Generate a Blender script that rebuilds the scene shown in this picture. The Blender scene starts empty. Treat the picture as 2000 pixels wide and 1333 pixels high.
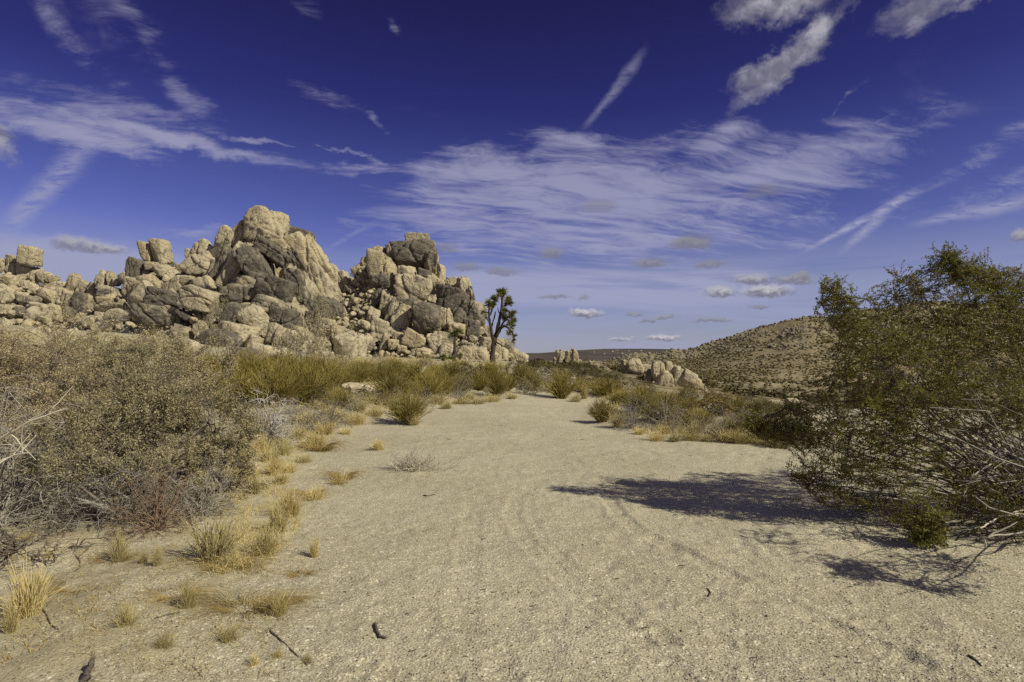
import bpy, math, random
import numpy as np
from math import radians, pi

# ------------------------------------------------------------------ camera, sky, sun, exposure
SC = bpy.context.scene
COL = SC.collection
F, HY, CAMZ = 1111.0, 690.0, 1.6          # focal length in photo pixels, horizon row, eye height (m)
SUN_AZ, SUN_EL = radians(119.0), radians(38.5)   # azimuth clockwise from +Y (view direction)

cam_d = bpy.data.cameras.new('camera')
cam_d.sensor_width = 36.0
cam_d.lens = 36.0 * F / 2000.0
cam_d.shift_y = (HY - 666.5) / 2000.0
cam_d.clip_start = 0.05
cam_d.clip_end = 60000.0
cam = bpy.data.objects.new('camera', cam_d)
COL.objects.link(cam)
cam.location = (0, 0, CAMZ)
cam.rotation_euler = (pi / 2, 0, 0)
SC.camera = cam

sun_dir = np.array([math.sin(SUN_AZ) * math.cos(SUN_EL), math.cos(SUN_AZ) * math.cos(SUN_EL), math.sin(SUN_EL)])
sl = bpy.data.lights.new('sun', 'SUN')
sl.energy = 5.0
sl.angle = radians(0.53)
sl.color = (1.0, 0.95, 0.76)
sun = bpy.data.objects.new('sun', sl)
COL.objects.link(sun)
from mathutils import Vector
from mathutils.kdtree import KDTree
sun.rotation_euler = Vector(sun_dir).to_track_quat('Z', 'Y').to_euler()
sun.location = (30, -20, 30)

SC.view_settings.view_transform = 'Standard'
SC.view_settings.look = 'None'
SC.view_settings.gamma = 1.0
SC.view_settings.use_curve_mapping = False
SC.view_settings.exposure = 0.0
try:
    SC.cycles.max_bounces = 6
    SC.cycles.diffuse_bounces = 3
    SC.cycles.transparent_max_bounces = 8
    SC.cycles.use_denoising = False
except Exception:
    pass


# ---- small expression language over shader nodes
class E:
    nt = None

    def __init__(self, s):
        self.s = s

    @staticmethod
    def math(op, *a, clamp=False):
        n = E.nt.nodes.new('ShaderNodeMath')
        n.operation = op
        n.use_clamp = clamp
        for i, x in enumerate(a):
            if isinstance(x, E):
                E.nt.links.new(x.s, n.inputs[i])
            else:
                n.inputs[i].default_value = float(x)
        return E(n.outputs[0])

    def __add__(s, o): return E.math('ADD', s, o)
    __radd__ = __add__
    def __sub__(s, o): return E.math('SUBTRACT', s, o)
    def __rsub__(s, o): return E.math('SUBTRACT', o, s)
    def __mul__(s, o): return E.math('MULTIPLY', s, o)
    __rmul__ = __mul__
    def __truediv__(s, o): return E.math('DIVIDE', s, o)
    def __rtruediv__(s, o): return E.math('DIVIDE', o, s)
    def __pow__(s, o): return E.math('POWER', s, o)
    def sqrt(s): return E.math('SQRT', s)
    def abs(s): return E.math('ABSOLUTE', s)
    def max(s, o): return E.math('MAXIMUM', s, o)
    def min(s, o): return E.math('MINIMUM', s, o)
    def clamp(s): return E.math('ADD', s, 0.0, clamp=True)


def sstep(x, a, b, lo=0.0, hi=1.0):
    n = E.nt.nodes.new('ShaderNodeMapRange')
    n.interpolation_type = 'SMOOTHSTEP'
    E.nt.links.new(x.s, n.inputs['Value'])
    for k, v in (('From Min', a), ('From Max', b), ('To Min', lo), ('To Max', hi)):
        n.inputs[k].default_value = v
    return E(n.outputs[0])


def xyz(x, y, z):
    n = E.nt.nodes.new('ShaderNodeCombineXYZ')
    for i, v in enumerate((x, y, z)):
        if isinstance(v, E):
            E.nt.links.new(v.s, n.inputs[i])
        else:
            n.inputs[i].default_value = v
    return E(n.outputs[0])


def noise(vec, scale, detail=4.0, rough=0.55, dist=0.0, out='Fac'):
    n = E.nt.nodes.new('ShaderNodeTexNoise')
    if vec is not None:
        E.nt.links.new(vec.s, n.inputs['Vector'])
    n.inputs['Scale'].default_value = scale
    n.inputs['Detail'].default_value = detail
    n.inputs['Roughness'].default_value = rough
    n.inputs['Distortion'].default_value = dist
    return E(n.outputs[out])


def voronoi(vec, scale, feature='F1', out='Distance', rnd=1.0):
    n = E.nt.nodes.new('ShaderNodeTexVoronoi')
    n.feature = feature
    if vec is not None:
        E.nt.links.new(vec.s, n.inputs['Vector'])
    n.inputs['Scale'].default_value = scale
    n.inputs['Randomness'].default_value = rnd
    return E(n.outputs[out])


def mixc(f, a, b, mode='MIX'):
    n = E.nt.nodes.new('ShaderNodeMix')
    n.data_type = 'RGBA'
    n.blend_type = mode
    n.clamp_factor = True
    for i, v in ((0, f), (6, a), (7, b)):
        if isinstance(v, E):
            E.nt.links.new(v.s, n.inputs[i])
        elif i == 0:
            n.inputs[i].default_value = v
        else:
            n.inputs[i].default_value = (*v, 1.0)
    return E(n.outputs[2])


def ramp(f, stops):
    n = E.nt.nodes.new('ShaderNodeValToRGB')
    E.nt.links.new(f.s, n.inputs[0])
    el = n.color_ramp.elements
    while len(el) < len(stops):
        el.new(0.5)
    for e, (p, c) in zip(el, stops):
        e.position = p
        e.color = (*c, 1.0) if len(c) == 3 else c
    return E(n.outputs[0])


def split(vec):
    n = E.nt.nodes.new('ShaderNodeSeparateXYZ')
    E.nt.links.new(vec.s, n.inputs[0])
    return E(n.outputs[0]), E(n.outputs[1]), E(n.outputs[2])


def build_world():
    w = bpy.data.worlds.new('World')
    SC.world = w
    w.use_nodes = True
    nt = w.node_tree
    nt.nodes.clear()
    E.nt = nt
    out = nt.nodes.new('ShaderNodeOutputWorld')
    bg = nt.nodes.new('ShaderNodeBackground')
    bg.inputs['Strength'].default_value = 0.1
    nt.links.new(bg.outputs[0], out.inputs[0])
    sky = nt.nodes.new('ShaderNodeTexSky')
    sky.sky_type = 'NISHITA'
    sky.sun_disc = False
    sky.sun_elevation = SUN_EL
    sky.sun_rotation = SUN_AZ
    sky.altitude = 1000.0
    sky.air_density = 1.0
    sky.dust_density = 0.4
    sky.ozone_density = 2.0
    tc = nt.nodes.new('ShaderNodeTexCoord')
    d = E(tc.outputs['Generated'])
    dx, dy, dz = split(d)
    zc = dz.max(0.0)
    # the deep violet-blue of a dry high-desert sky
    tint = ramp(zc, SKY_TINT)
    base = mixc(1.0, E(sky.outputs[0]), tint, 'MULTIPLY')
    A = E.math('ARCTAN2', dx, dy) * F
    El = E.math('ARCSINE', dz) * F
    # cloud-layer coordinates: a flat sheet overhead, so streaks foreshorten towards the horizon
    inv = 1.0 / (zc + 0.10)
    lx, ly = dx * inv, dy * inv
    ca, sa = math.cos(-0.30), math.sin(-0.30)
    sx = lx * ca - ly * sa
    sy = lx * sa + ly * ca
    warp = noise(xyz(lx, ly, 3.3), 1.3, 3.0, 0.5, 0, 'Color')
    wx, wy, wz = split(warp)
    streak = noise(xyz(sx * 1.2 + wx * 0.9, sy * 5.0 + wy * 1.8, 1.7), 1.6, 9.0, 0.60, 0.45)
    soft = noise(xyz(sx * 1.0, sy * 2.2, 7.1), 1.3, 6.0, 0.55, 0.8)
    fine = noise(xyz(lx * 3.0, ly * 5.0, 9.4), 3.2, 9.0, 0.68, 0.6)
    fiber = noise(xyz(sx * 1.6 + wx * 2.2, sy * 5.0 + wy * 3.6, 5.9), 2.0, 11.0, 0.68, 0.15)
    bn = noise(xyz(A * 0.01, El * 0.014, 0.5), 1.0, 6.0, 0.60, 0.3, 'Color')
    bx, by, bz = split(bn)
    Aw = A + (bx - 0.5) * 90.0
    Ew = El + (by - 0.5) * 60.0

    def ae(px, py):
        az = math.atan((px - 1000) / F)
        return az * F, math.atan((HY - py) / F * math.cos(az)) * F

    VW = xyz(Aw, Ew, 0.0)

    def blob(px, py, w_, h_, rot=0.0, soft_=0.9, V=None, want_v=False):
        a0, e0 = ae(px, py)
        a1, _ = ae(px + 10, py)
        _, e1 = ae(px, py - 10)
        mp = nt.nodes.new('ShaderNodeMapping')
        mp.vector_type = 'TEXTURE'
        mp.inputs['Location'].default_value = (a0, e0, 0)
        mp.inputs['Rotation'].default_value = (0, 0, radians(rot))
        mp.inputs['Scale'].default_value = (w_ * 0.5 * (a1 - a0) / 10, h_ * 0.5 * (e1 - e0) / 10, 1)
        nt.links.new((V or VW).s, mp.inputs['Vector'])
        ln = nt.nodes.new('ShaderNodeVectorMath')
        ln.operation = 'LENGTH'
        nt.links.new(mp.outputs[0], ln.inputs[0])
        m = sstep(E(ln.outputs['Value']), 1.0 + soft_ * 0.35, max(0.0, 1.0 - soft_))
        return m, (split(E(mp.outputs[0]))[1] if want_v else None)

    def line(p, q, w_, dens, fade=60.0):
        a0, e0 = ae(*p)
        a1, e1 = ae(*q)
        L = math.hypot(a1 - a0, e1 - e0)
        ux, uy = (a1 - a0) / L, (e1 - e0) / L
        X = A - a0 + (bx - 0.5) * 14.0
        Y = El - e0 + (by - 0.5) * 14.0
        t = X * ux + Y * uy
        wl = sstep(t, -L * 0.1, L * 1.0, 0.65, 1.05)
        s = (Y * ux - X * uy).abs() / wl + (fine - 0.5) * w_ * 1.9 + (bz - 0.5) * w_ * 1.2
        body = sstep(s, w_ * 1.15, 0.0)
        ends = sstep(t, -fade * 0.4, fade * 0.6) * sstep(t, L + fade * 0.4, L - fade * 0.6)
        return body * ends * sstep(fine, 0.34, 0.60, dens * 0.25, dens * 1.15)

    # --- thin cirrus
    def add(acc, m):
        return m if acc is None else acc + m - acc * m
    cm = None
    for b in ((1150, 370, 900, 200, 3, 0.95, 1.0), (1540, 335, 560, 150, 10, 0.9, 1.0), (960, 350, 480, 150, -4, 0.9, 0.9),
              (1180, 450, 1000, 170, 0, 0.95, 1.0), (1050, 430, 640, 110, 0, 0.95, 0.7), (1420, 265, 200, 60, 22, 0.95, 0.7), (1120, 285, 260, 60, -10, 0.95, 0.6)):
        m, _ = blob(*b[:5], b[5])
        cm = add(cm, m * b[6])
    main = sstep(cm * 1.15 + (streak - 0.5) * 1.9 * sstep(cm, 0.0, 0.25) + (soft - 0.5) * 1.8 + (fiber - 0.5) * 2.1 * sstep(cm, 0.0, 0.2), 0.20, 1.50)
    lm = None
    for b in ((120, 258, 460, 70, -5, 0.95, 1.0), (330, 272, 560, 44, -4, 0.95, 1.1), (500, 278, 200, 16, -3, 0.9, 0.8), (250, 290, 240, 40, -8, 0.95, 0.6), (290, 225, 300, 60, -4, 0.95, 0.45),
              (690, 305, 180, 12, -12, 0.9, 0.7), (640, 190, 180, 50, -15, 0.95, 0.5), (380, 200, 150, 70, -20, 0.95, 0.4),
              (740, 240, 60, 24, -20, 0.95, 0.6), (700, 332, 240, 26, 4, 0.95, 0.5),
              (130, 70, 400, 80, -38, 0.95, 0.30), (290, 80, 320, 60, -52, 0.95, 0.27), (250, 60, 460, 170, -35, 0.95, 0.22),
              (770, 50, 34, 50, 60, 0.95, 0.35), (600, 10, 80, 40, 0, 0.95, 0.3), (100, 190, 460, 110, 0, 0.95, 0.28),
              (1950, 285, 420, 90, 26, 0.95, 0.36), (1980, 360, 380, 70, 18, 0.95, 0.30), (1700, 440, 500, 110, 8, 0.95, 0.15),
              (1660, 195, 110, 12, 30, 0.95, 0.3), (1720, 235, 90, 12, 32, 0.95, 0.25), (380, 450, 170, 34, 8, 0.95, 0.75)):
        m, _ = blob(*b[:5], b[5])
        lm = add(lm, m * b[6])
    left = sstep(lm * 1.1 + (fiber - 0.5) * 2.0 * sstep(lm, 0.0, 0.3) + (fine - 0.5) * 1.2 * sstep(lm, 0.0, 0.3), 0.08, 1.35) * 0.88
    # --- banded veil towards the horizon, all round
    band = noise(xyz(A * 0.0017, El * 0.021 + A * 0.0008, 2.2), 1.0, 6.0, 0.6, 0.5)
    veil = (sstep(El, 250.0, 60.0) * sstep(band, 0.34, 0.60, 0.28, 0.80) + sstep((El - 128.0).abs(), 52.0, 10.0) * sstep(A, -190.0, -60.0) * sstep(A, 560.0, 330.0) * sstep(dy, 0.2, 0.4) * sstep(band, 0.30, 0.55, 0.30, 0.85)).clamp() * sstep(El, -10.0, 14.0, 0.25, 1.0)
    lowl = sstep(El + (bx - 0.5) * 40.0, 186.0, 150.0) * sstep(A, -470.0, -640.0) * sstep(dy, 0.2, 0.4) * sstep(band, 0.28, 0.55, 0.60, 0.98)
    # --- thin cirrus continued out of view, thickened behind and overhead for neutral fill light
    back = (sstep(dy, 0.25, -0.2) + sstep(dz, 0.62, 0.80)).clamp() * sstep(streak, 0.38, 0.66) * 0.75
    dens = add(add(add(main * 0.84, left), veil), add(back, lowl))
    for p, q, w_, dn in (((15, 450), (185, 262), 24, 0.62), ((1140, 250), (1255, 105), 14, 0.40), ((1575, 488), (1790, 376), 9, 0.95),
                         ((1648, 489), (1738, 408), 12, 0.75), ((1790, 437), (2030, 385), 14, 0.75), ((640, 486), (730, 437), 7, 0.30),
                         ((1780, 385), (1860, 350), 6, 0.2)):
        dens = add(dens, line(p, q, w_, dn))
    low = sstep(zc, 0.0, 0.42, 1.0, 0.0)
    ccol = mixc(low, CIRRUS_HI, CIRRUS_LO)
    col = mixc(dens, base, ccol)
    # --- small cumulus
    pn = noise(xyz(A * 0.028, El * 0.036, 4.4), 1.0, 7.0, 0.62, 0.2, 'Color')
    px_, py_, pz_ = split(pn)
    Ac = A + (px_ - 0.5) * 80.0
    Ec = El + (py_ - 0.5) * 64.0
    pf = noise(xyz(A * 0.085, El * 0.11, 8.8), 1.0, 6.0, 0.62, 0.3, 'Color')
    qx, qy, qz = split(pf)
    Acs = A + (px_ - 0.5) * 46.0 + (qx - 0.5) * 22.0
    Ecs = El + (py_ - 0.5) * 20.0 + (qy - 0.5) * 15.0
    VC = xyz(Ac, Ec, 0.0)
    VS = xyz(Acs, Ecs, 0.0)
    big = ((1515, 10, 190, 66, 0, 0.9), (1540, 118, 230, 56, 34, 0.85), (1490, 145, 120, 52, 10, 0.8), (1600, 60, 70, 60, 40, 0.85),
           (1800, 18, 150, 70, 8, 0.6), (1890, 6, 130, 26, 10, 0.45), (-6, 272, 74, 74, 20, 0.8))
    bm, bs = None, None
    for x, y, w_, h_, r, o in big:
        m, v = blob(x, y, w_ * 1.15, h_ * 1.2, r, 0.75, VC)
        bm = m * o if bm is None else bm.max(m * o)
    bcol = mixc(sstep(pz_, 0.35, 0.7), (1.9, 1.85, 2.4), (4.6, 4.5, 5.0))
    col = mixc(bm, col, bcol)
    small = ((1143, 613, 66, 16, 0.95, 1), (1350, 477, 84, 32, 0.85, 0), (1076, 498, 50, 24, 0.7, 0), (1270, 517, 66, 22, 0.75, 0),
             (1387, 517, 60, 16, 0.7, 0), (1470, 549, 76, 22, 0.85, 0.5), (1553, 547, 86, 22, 0.8, 0.2), (1405, 572, 62, 20, 0.9, 0.7),
             (1495, 571, 100, 24, 0.95, 0.8), (1485, 600, 44, 9, 0.7, 0), (1388, 626, 80, 10, 0.7, 0.1), (1242, 616, 34, 9, 0.7, 0.2),
             (1300, 620, 44, 9, 0.7, 0.2), (1265, 628, 34, 9, 0.7, 0), (1085, 582, 60, 9, 0.65, 0), (1140, 582, 24, 9, 0.6, 0),
             (1297, 661, 70, 11, 0.85, 1), (1212, 663, 60, 7, 0.6, 0.9), (913, 524, 52, 18, 0.6, 0), (980, 533, 66, 16, 0.65, 0),
             (155, 482, 120, 30, 0.75, 0.45), (215, 488, 70, 20, 0.6, 0.6), (1495, 375, 80, 28, 0.4, -0.3), (1172, 404, 70, 20, 0.4, -0.3),
             (1995, 462, 60, 22, 0.8, 0.4), (875, 487, 60, 20, 0.5, 0), (1565, 540, 40, 14, 0.6, 0.1))
    for x, y, w_, h_, o, lit in small:
        m, v = blob(x, y, w_ * 1.12, h_ * 1.35, 0, 0.62, VS, True)
        m = m * sstep(v, -0.75, -0.35)
        t = sstep(v + (qz - 0.5) * 2.2, -0.35, 0.65)  # sunlit top and shaded base put into the puff's colour
        sh = (1.9, 1.85, 2.5)
        k = 2.6 + 3.6 * max(lit, 0.0)
        hi = (k, k * 0.98, k * 1.0) if lit >= 0 else (2.3, 2.1, 2.2)
        col = mixc(m * o, col, mixc(t, sh, hi))
    nt.links.new(col.s, bg.inputs['Color'])


SKY_TINT = [(0.0, (0.52, 0.51, 0.64)), (0.08, (0.48, 0.445, 0.68)), (0.20, (0.47, 0.38, 0.72)), (0.29, (0.36, 0.285, 0.62)), (0.39, (0.215, 0.152, 0.45)), (0.52, (0.165, 0.105, 0.315)), (0.70, (0.125, 0.085, 0.19)), (0.95, (0.11, 0.078, 0.145))]
CIRRUS_HI = (3.3, 3.25, 4.7)
CIRRUS_LO = (3.3, 3.55, 5.3)
build_world()


# ------------------------------------------------------------------ materials
def new_mat(name):
    m = bpy.data.materials.new(name)
    m.use_nodes = True
    E.nt = m.node_tree
    b = m.node_tree.nodes['Principled BSDF']
    b.inputs['Roughness'].default_value = 0.9
    b.inputs['Specular IOR Level'].default_value = 0.15
    return m, b


def lk(e, sock):
    E.nt.links.new(e.s, sock)


def bump(h, strength, dist, prev=None):
    n = E.nt.nodes.new('ShaderNodeBump')
    n.inputs['Strength'].default_value = strength
    n.inputs['Distance'].default_value = dist
    lk(h, n.inputs['Height'])
    if prev is not None:
        lk(prev, n.inputs['Normal'])
    return E(n.outputs[0])


def geo(out='Position'):
    n = E.nt.nodes.new('ShaderNodeNewGeometry')
    return E(n.outputs[out])


def attr(name, typ='GEOMETRY', out='Fac'):
    n = E.nt.nodes.new('ShaderNodeAttribute')
    n.attribute_type = typ
    n.attribute_name = name
    return E(n.outputs[out])


M = {}


def mat_sand():
    m, b = new_mat('sand')
    p = geo()
    litter = attr('litter')
    n1 = noise(p, 0.45, 5, 0.6)
    n2 = noise(p, 4.0, 5, 0.62)
    n3 = noise(p, 38.0, 4, 0.7)
    c = mixc(sstep(n1, 0.34, 0.66), (0.362, 0.319, 0.224), (0.442, 0.398, 0.29))
    c = mixc(sstep(n2, 0.36, 0.72) * 0.5, c, (0.31, 0.268, 0.172))
    # single grains of grit, light quartz and dark mica
    v = voronoi(p, 105.0, 'F1', 'Color')
    vr, vg, vb = split(v)
    c = mixc(sstep(vr, 0.72, 0.95) * 0.75, c, (0.66, 0.62, 0.47))
    c = mixc(sstep(vg, 0.76, 0.97) * 0.7, c, (0.19, 0.16, 0.10))
    v2 = voronoi(p, 38.0, 'F1', 'Color')
    ar, ag, ab = split(v2)
    d2 = voronoi(p, 38.0)
    c = mixc(sstep(ar, 0.945, 0.97) * sstep(d2, 0.42, 0.28), c, (0.70, 0.66, 0.54))
    c = mixc(sstep(ag, 0.93, 0.96) * sstep(d2, 0.40, 0.25), c, (0.11, 0.09, 0.07))
    # off the track: finer grey silt with plant litter
    lit = litter * sstep(noise(p, 2.2, 6, 0.65, 0.4), 0.40, 0.60)
    c = mixc(lit * 0.62, c, (0.30, 0.255, 0.15))
    lit2 = litter * sstep(noise(p, 14.0, 4, 0.7, 1.0), 0.56, 0.70)
    c = mixc(lit2 * 0.55, c, (0.19, 0.15, 0.085))
    lk(c, b.inputs['Base Color'])
    h = n3 * 0.5 + voronoi(p, 70.0) * 0.7
    nb = bump(n2, 0.4, 0.03)
    nb = bump(noise(p, 14.0, 4, 0.6), 0.4, 0.014, nb)
    lk(bump(h, 0.75, 0.008, nb), b.inputs['Normal'])
    return m


def mat_rock(name='granite', tone=1.0):
    m, b = new_mat(name)
    p = geo()
    oi = E.nt.nodes.new('ShaderNodeObjectInfo')
    r, g, bl = split(E(oi.outputs['Color']))     # r: desert varnish, g: brightness
    rnd = E(oi.outputs['Random'])
    n1 = noise(p, 0.55, 6, 0.6, 0.4)
    n2 = noise(p, 2.6, 7, 0.65)
    n3 = noise(p, 16.0, 5, 0.7)
    c = mixc(sstep(n1, 0.35, 0.65), (0.325, 0.270, 0.170), (0.420, 0.360, 0.240))
    c = mixc(sstep(n2, 0.42, 0.68) * 0.5, c, (0.33, 0.265, 0.150))
    c = mixc(sstep(rnd, 0.0, 1.0) * 0.35, c, (0.43, 0.39, 0.30))
    # dark desert varnish in lobed patches
    vn = noise(p, 0.62, 7, 0.58, 0.9)
    vn2 = noise(p, 2.3, 5, 0.6, 0.6)
    var = sstep(vn * 0.75 + vn2 * 0.25 + r * 0.58 - 0.235, 0.45, 0.61)
    vtex = mixc(sstep(n2, 0.35, 0.65), (0.080, 0.071, 0.059), (0.165, 0.145, 0.116))
    c = mixc(var * sstep(n3, 0.22, 0.55, 0.65, 0.97), c, vtex)
    # fine salt-and-pepper grain and rusty streaks
    st = noise(p, 5.0, 5, 0.7, 1.5)
    c = mixc(sstep(st, 0.58, 0.75) * 0.3, c, (0.37, 0.26, 0.12))
    c = mixc(sstep(n3, 0.50, 0.72) * 0.28, c, (0.27, 0.22, 0.14))
    gg = xyz(g, g, g)
    c = mixc(1.0, c, gg, 'MULTIPLY')
    lk(c, b.inputs['Base Color'])
    pw = E.nt.nodes.new('ShaderNodeVectorMath')
    pw.operation = 'ADD'
    lk(p, pw.inputs[0])
    nc = noise(p, 0.9, 3, 0.5, 0, 'Color')
    lk(nc, pw.inputs[1])
    cr = voronoi(E(pw.outputs[0]), 0.62, 'DISTANCE_TO_EDGE')
    ck = sstep(cr, 0.0, 0.035)
    e1 = (noise(p, 0.9, 4, 0.55, 0.5) - 0.5).abs()
    e2 = (noise(p, 2.7, 4, 0.55, 0.8) - 0.5).abs()
    nb = bump(ck, 0.7, 0.10)
    nb = bump(sstep(e1, 0.0, 0.035), 0.55, 0.12, nb)
    nb = bump(sstep(e2, 0.0, 0.06), 0.30, 0.04, nb)
    nb = bump(n2, 0.55, 0.15, nb)
    lk(bump(n3, 0.6, 0.04, nb), b.inputs['Normal'])
    return m


def mat_island(name, cols, rough=0.85, trans=0.0, dark=None):
    """plant matter: the colour varies from leaf to leaf / stem to stem"""
    m, b = new_mat(name)
    r = geo('Random Per Island')
    n = E.nt.nodes.new('ShaderNodeValToRGB')
    E.nt.links.new(r.s, n.inputs[0])
    el = n.color_ramp.elements
    while len(el) < len(cols):
        el.new(0.5)
    for i, (e, c) in enumerate(zip(el, cols)):
        e.position = i / max(1, len(cols) - 1)
        e.color = (*c, 1)
    oi = E.nt.nodes.new('ShaderNodeObjectInfo')
    rr = E(oi.outputs['Random'])
    c = mixc(1.0, E(n.outputs[0]), xyz(rr * 0.42 + 0.77, rr * 0.40 + 0.78, rr * 0.38 + 0.79), 'MULTIPLY')
    lk(c, b.inputs['Base Color'])
    b.inputs['Roughness'].default_value = rough
    if trans > 0:
        t = E.nt.nodes.new('ShaderNodeBsdfTranslucent')
        lk(c, t.inputs['Color'])
        mx = E.nt.nodes.new('ShaderNodeMixShader')
        mx.inputs[0].default_value = trans
        E.nt.links.new(b.outputs[0], mx.inputs[1])
        E.nt.links.new(t.outputs[0], mx.inputs[2])
        o = [q for q in m.node_tree.nodes if q.type == 'OUTPUT_MATERIAL'][0]
        E.nt.links.new(mx.outputs[0], o.inputs[0])
    return m


def mat_valley():
    m, b = new_mat('valley_soil')
    p = geo()
    n1 = noise(p, 0.012, 5, 0.6)
    n2 = noise(p, 0.10, 6, 0.68)
    n3 = noise(p, 0.5, 4, 0.7)
    c = mixc(sstep(n1, 0.35, 0.65), (0.20, 0.155, 0.088), (0.31, 0.26, 0.158))
    c = mixc(sstep(n2, 0.47, 0.60) * 0.75, c, (0.060, 0.048, 0.030))
    c = mixc(sstep(n3, 0.5, 0.7) * 0.4, c, (0.09, 0.075, 0.045))
    lk(c, b.inputs['Base Color'])
    lk(bump(n3, 0.6, 0.8), b.inputs['Normal'])
    return m


def mat_hill():
    m, b = new_mat('hillside')
    p = geo()
    px, py, pz = split(p)
    n1 = noise(p, 0.02, 5, 0.6)
    n2 = noise(p, 0.16, 6, 0.68)
    n3 = noise(p, 0.9, 5, 0.7)
    c = mixc(sstep(n1, 0.35, 0.65), (0.240, 0.192, 0.112), (0.305, 0.252, 0.152))
    c = mixc(sstep(n2, 0.50, 0.66) * 0.6, c, (0.155, 0.115, 0.065))
    c = mixc(sstep(n3, 0.52, 0.70) * 0.4, c, (0.18, 0.145, 0.085))
    lk(c, b.inputs['Base Color'])
    nb = bump(n2, 0.7, 3.0)
    lk(bump(n3, 0.8, 1.0, nb), b.inputs['Normal'])
    return m


def mat_plain():
    m, b = new_mat('desert_plain')
    p = geo()
    px, py, pz = split(p)
    q = xyz(px, py * 0.35, 0.0)
    n1 = noise(q, 0.0011, 6, 0.62)
    n2 = noise(q, 0.006, 6, 0.68)
    n3 = noise(p, 0.06, 4, 0.7)
    c = mixc(sstep(n1, 0.38, 0.62), (0.056, 0.045, 0.034), (0.100, 0.081, 0.060))
    c = mixc(sstep(n2, 0.55, 0.68) * 0.7, c, (0.17, 0.135, 0.105))
    c = mixc(sstep(n2, 0.46, 0.36) * 0.6, c, (0.038, 0.030, 0.027))
    c = mixc(sstep(n3, 0.5, 0.62) * 0.5, c, (0.036, 0.030, 0.026))
    lk(c, b.inputs['Base Color'])
    return m


def mat_bark(name, a, b_, sc=40.0):
    m, b = new_mat(name)
    p = geo()
    n = noise(p, sc, 4, 0.65)
    lk(mixc(sstep(n, 0.35, 0.65), a, b_), b.inputs['Base Color'])
    lk(bump(n, 0.7, 0.02), b.inputs['Normal'])
    return m


M['sand'] = mat_sand()
M['rock'] = mat_rock()
M['valley'] = mat_valley()
M['hill'] = mat_hill()
M['plain'] = mat_plain()
M['salt_leaf'] = mat_island('saltbush_leaf', [(0.25, 0.21, 0.10), (0.36, 0.305, 0.165), (0.42, 0.355, 0.20), (0.31, 0.28, 0.155), (0.47, 0.40, 0.245), (0.38, 0.29, 0.13)], trans=0.15)
M['rust_leaf'] = mat_island('rusty_saltbush_leaf', [(0.312, 0.237, 0.115), (0.407, 0.326, 0.174), (0.352, 0.296, 0.181), (0.461, 0.385, 0.231)], trans=0.15)
M['twig_grey'] = mat_island('grey_twig', [(0.180, 0.157, 0.126), (0.266, 0.237, 0.198), (0.342, 0.314, 0.261), (0.142, 0.119, 0.090)])
M['twig_silver'] = mat_island('silver_twig', [(0.38, 0.35, 0.32), (0.48, 0.45, 0.42), (0.30, 0.27, 0.245), (0.42, 0.39, 0.35)])
M['twig_brown'] = mat_island('brown_twig', [(0.13, 0.105, 0.075), (0.19, 0.16, 0.12), (0.25, 0.215, 0.17), (0.10, 0.08, 0.058)])
M['twig_pale'] = mat_island('bleached_twig', [(0.525, 0.475, 0.368), (0.650, 0.587, 0.460), (0.425, 0.375, 0.299)])
M['twig_dark'] = mat_island('dark_twig', [(0.085, 0.07, 0.058), (0.14, 0.115, 0.092), (0.11, 0.085, 0.065)])
M['twig_red'] = mat_island('reddish_twig', [(0.20, 0.125, 0.075), (0.26, 0.175, 0.11), (0.22, 0.165, 0.12), (0.17, 0.115, 0.075)])
M['ephedra'] = mat_island('broom_stem', [(0.167, 0.141, 0.033), (0.247, 0.203, 0.050), (0.313, 0.241, 0.069), (0.194, 0.177, 0.048), (0.361, 0.261, 0.095)])
M['dark_leaf'] = mat_island('dark_green_leaf', [(0.072, 0.070, 0.020), (0.111, 0.100, 0.028), (0.150, 0.125, 0.036), (0.182, 0.144, 0.050)], trans=0.15)
M['gold_leaf'] = mat_island('golden_leaf', [(0.260, 0.194, 0.045), (0.364, 0.263, 0.065), (0.195, 0.156, 0.040), (0.429, 0.312, 0.100)], trans=0.15)
M['creo_leaf'] = mat_island('creosote_leaf', [(0.10, 0.112, 0.018), (0.165, 0.165, 0.030), (0.225, 0.205, 0.045), (0.185, 0.19, 0.036), (0.28, 0.23, 0.06)], rough=0.45, trans=0.28)
M['creo_stem'] = mat_island('creosote_stem', [(0.182, 0.161, 0.135), (0.336, 0.308, 0.270), (0.476, 0.441, 0.392), (0.140, 0.115, 0.092), (0.252, 0.210, 0.176)])
M['creo_twig'] = mat_island('creosote_twig', [(0.085, 0.062, 0.04), (0.12, 0.09, 0.06), (0.07, 0.055, 0.038)])
M['straw'] = mat_island('dry_straw', [(0.73, 0.615, 0.275), (0.79, 0.69, 0.37), (0.66, 0.54, 0.225), (0.56, 0.455, 0.20), (0.80, 0.73, 0.45)], trans=0.38)
M['straw_brown'] = mat_island('brown_straw', [(0.324, 0.223, 0.074), (0.459, 0.331, 0.114), (0.257, 0.176, 0.072), (0.567, 0.432, 0.168)], trans=0.15)
M['josh_leaf'] = mat_island('joshua_leaf', [(0.102, 0.115, 0.035), (0.168, 0.172, 0.055), (0.240, 0.230, 0.085), (0.132, 0.138, 0.045)], rough=0.6, trans=0.1)
M['josh_dead'] = mat_island('joshua_dead_leaf', [(0.30, 0.24, 0.14), (0.40, 0.33, 0.21), (0.22, 0.17, 0.10)])
M['josh_bark'] = mat_bark('joshua_bark', (0.040, 0.031, 0.023), (0.088, 0.068, 0.050), 14.0)
M['stick'] = mat_bark('weathered_stick', (0.075, 0.062, 0.05), (0.15, 0.125, 0.10), 60.0)
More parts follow.
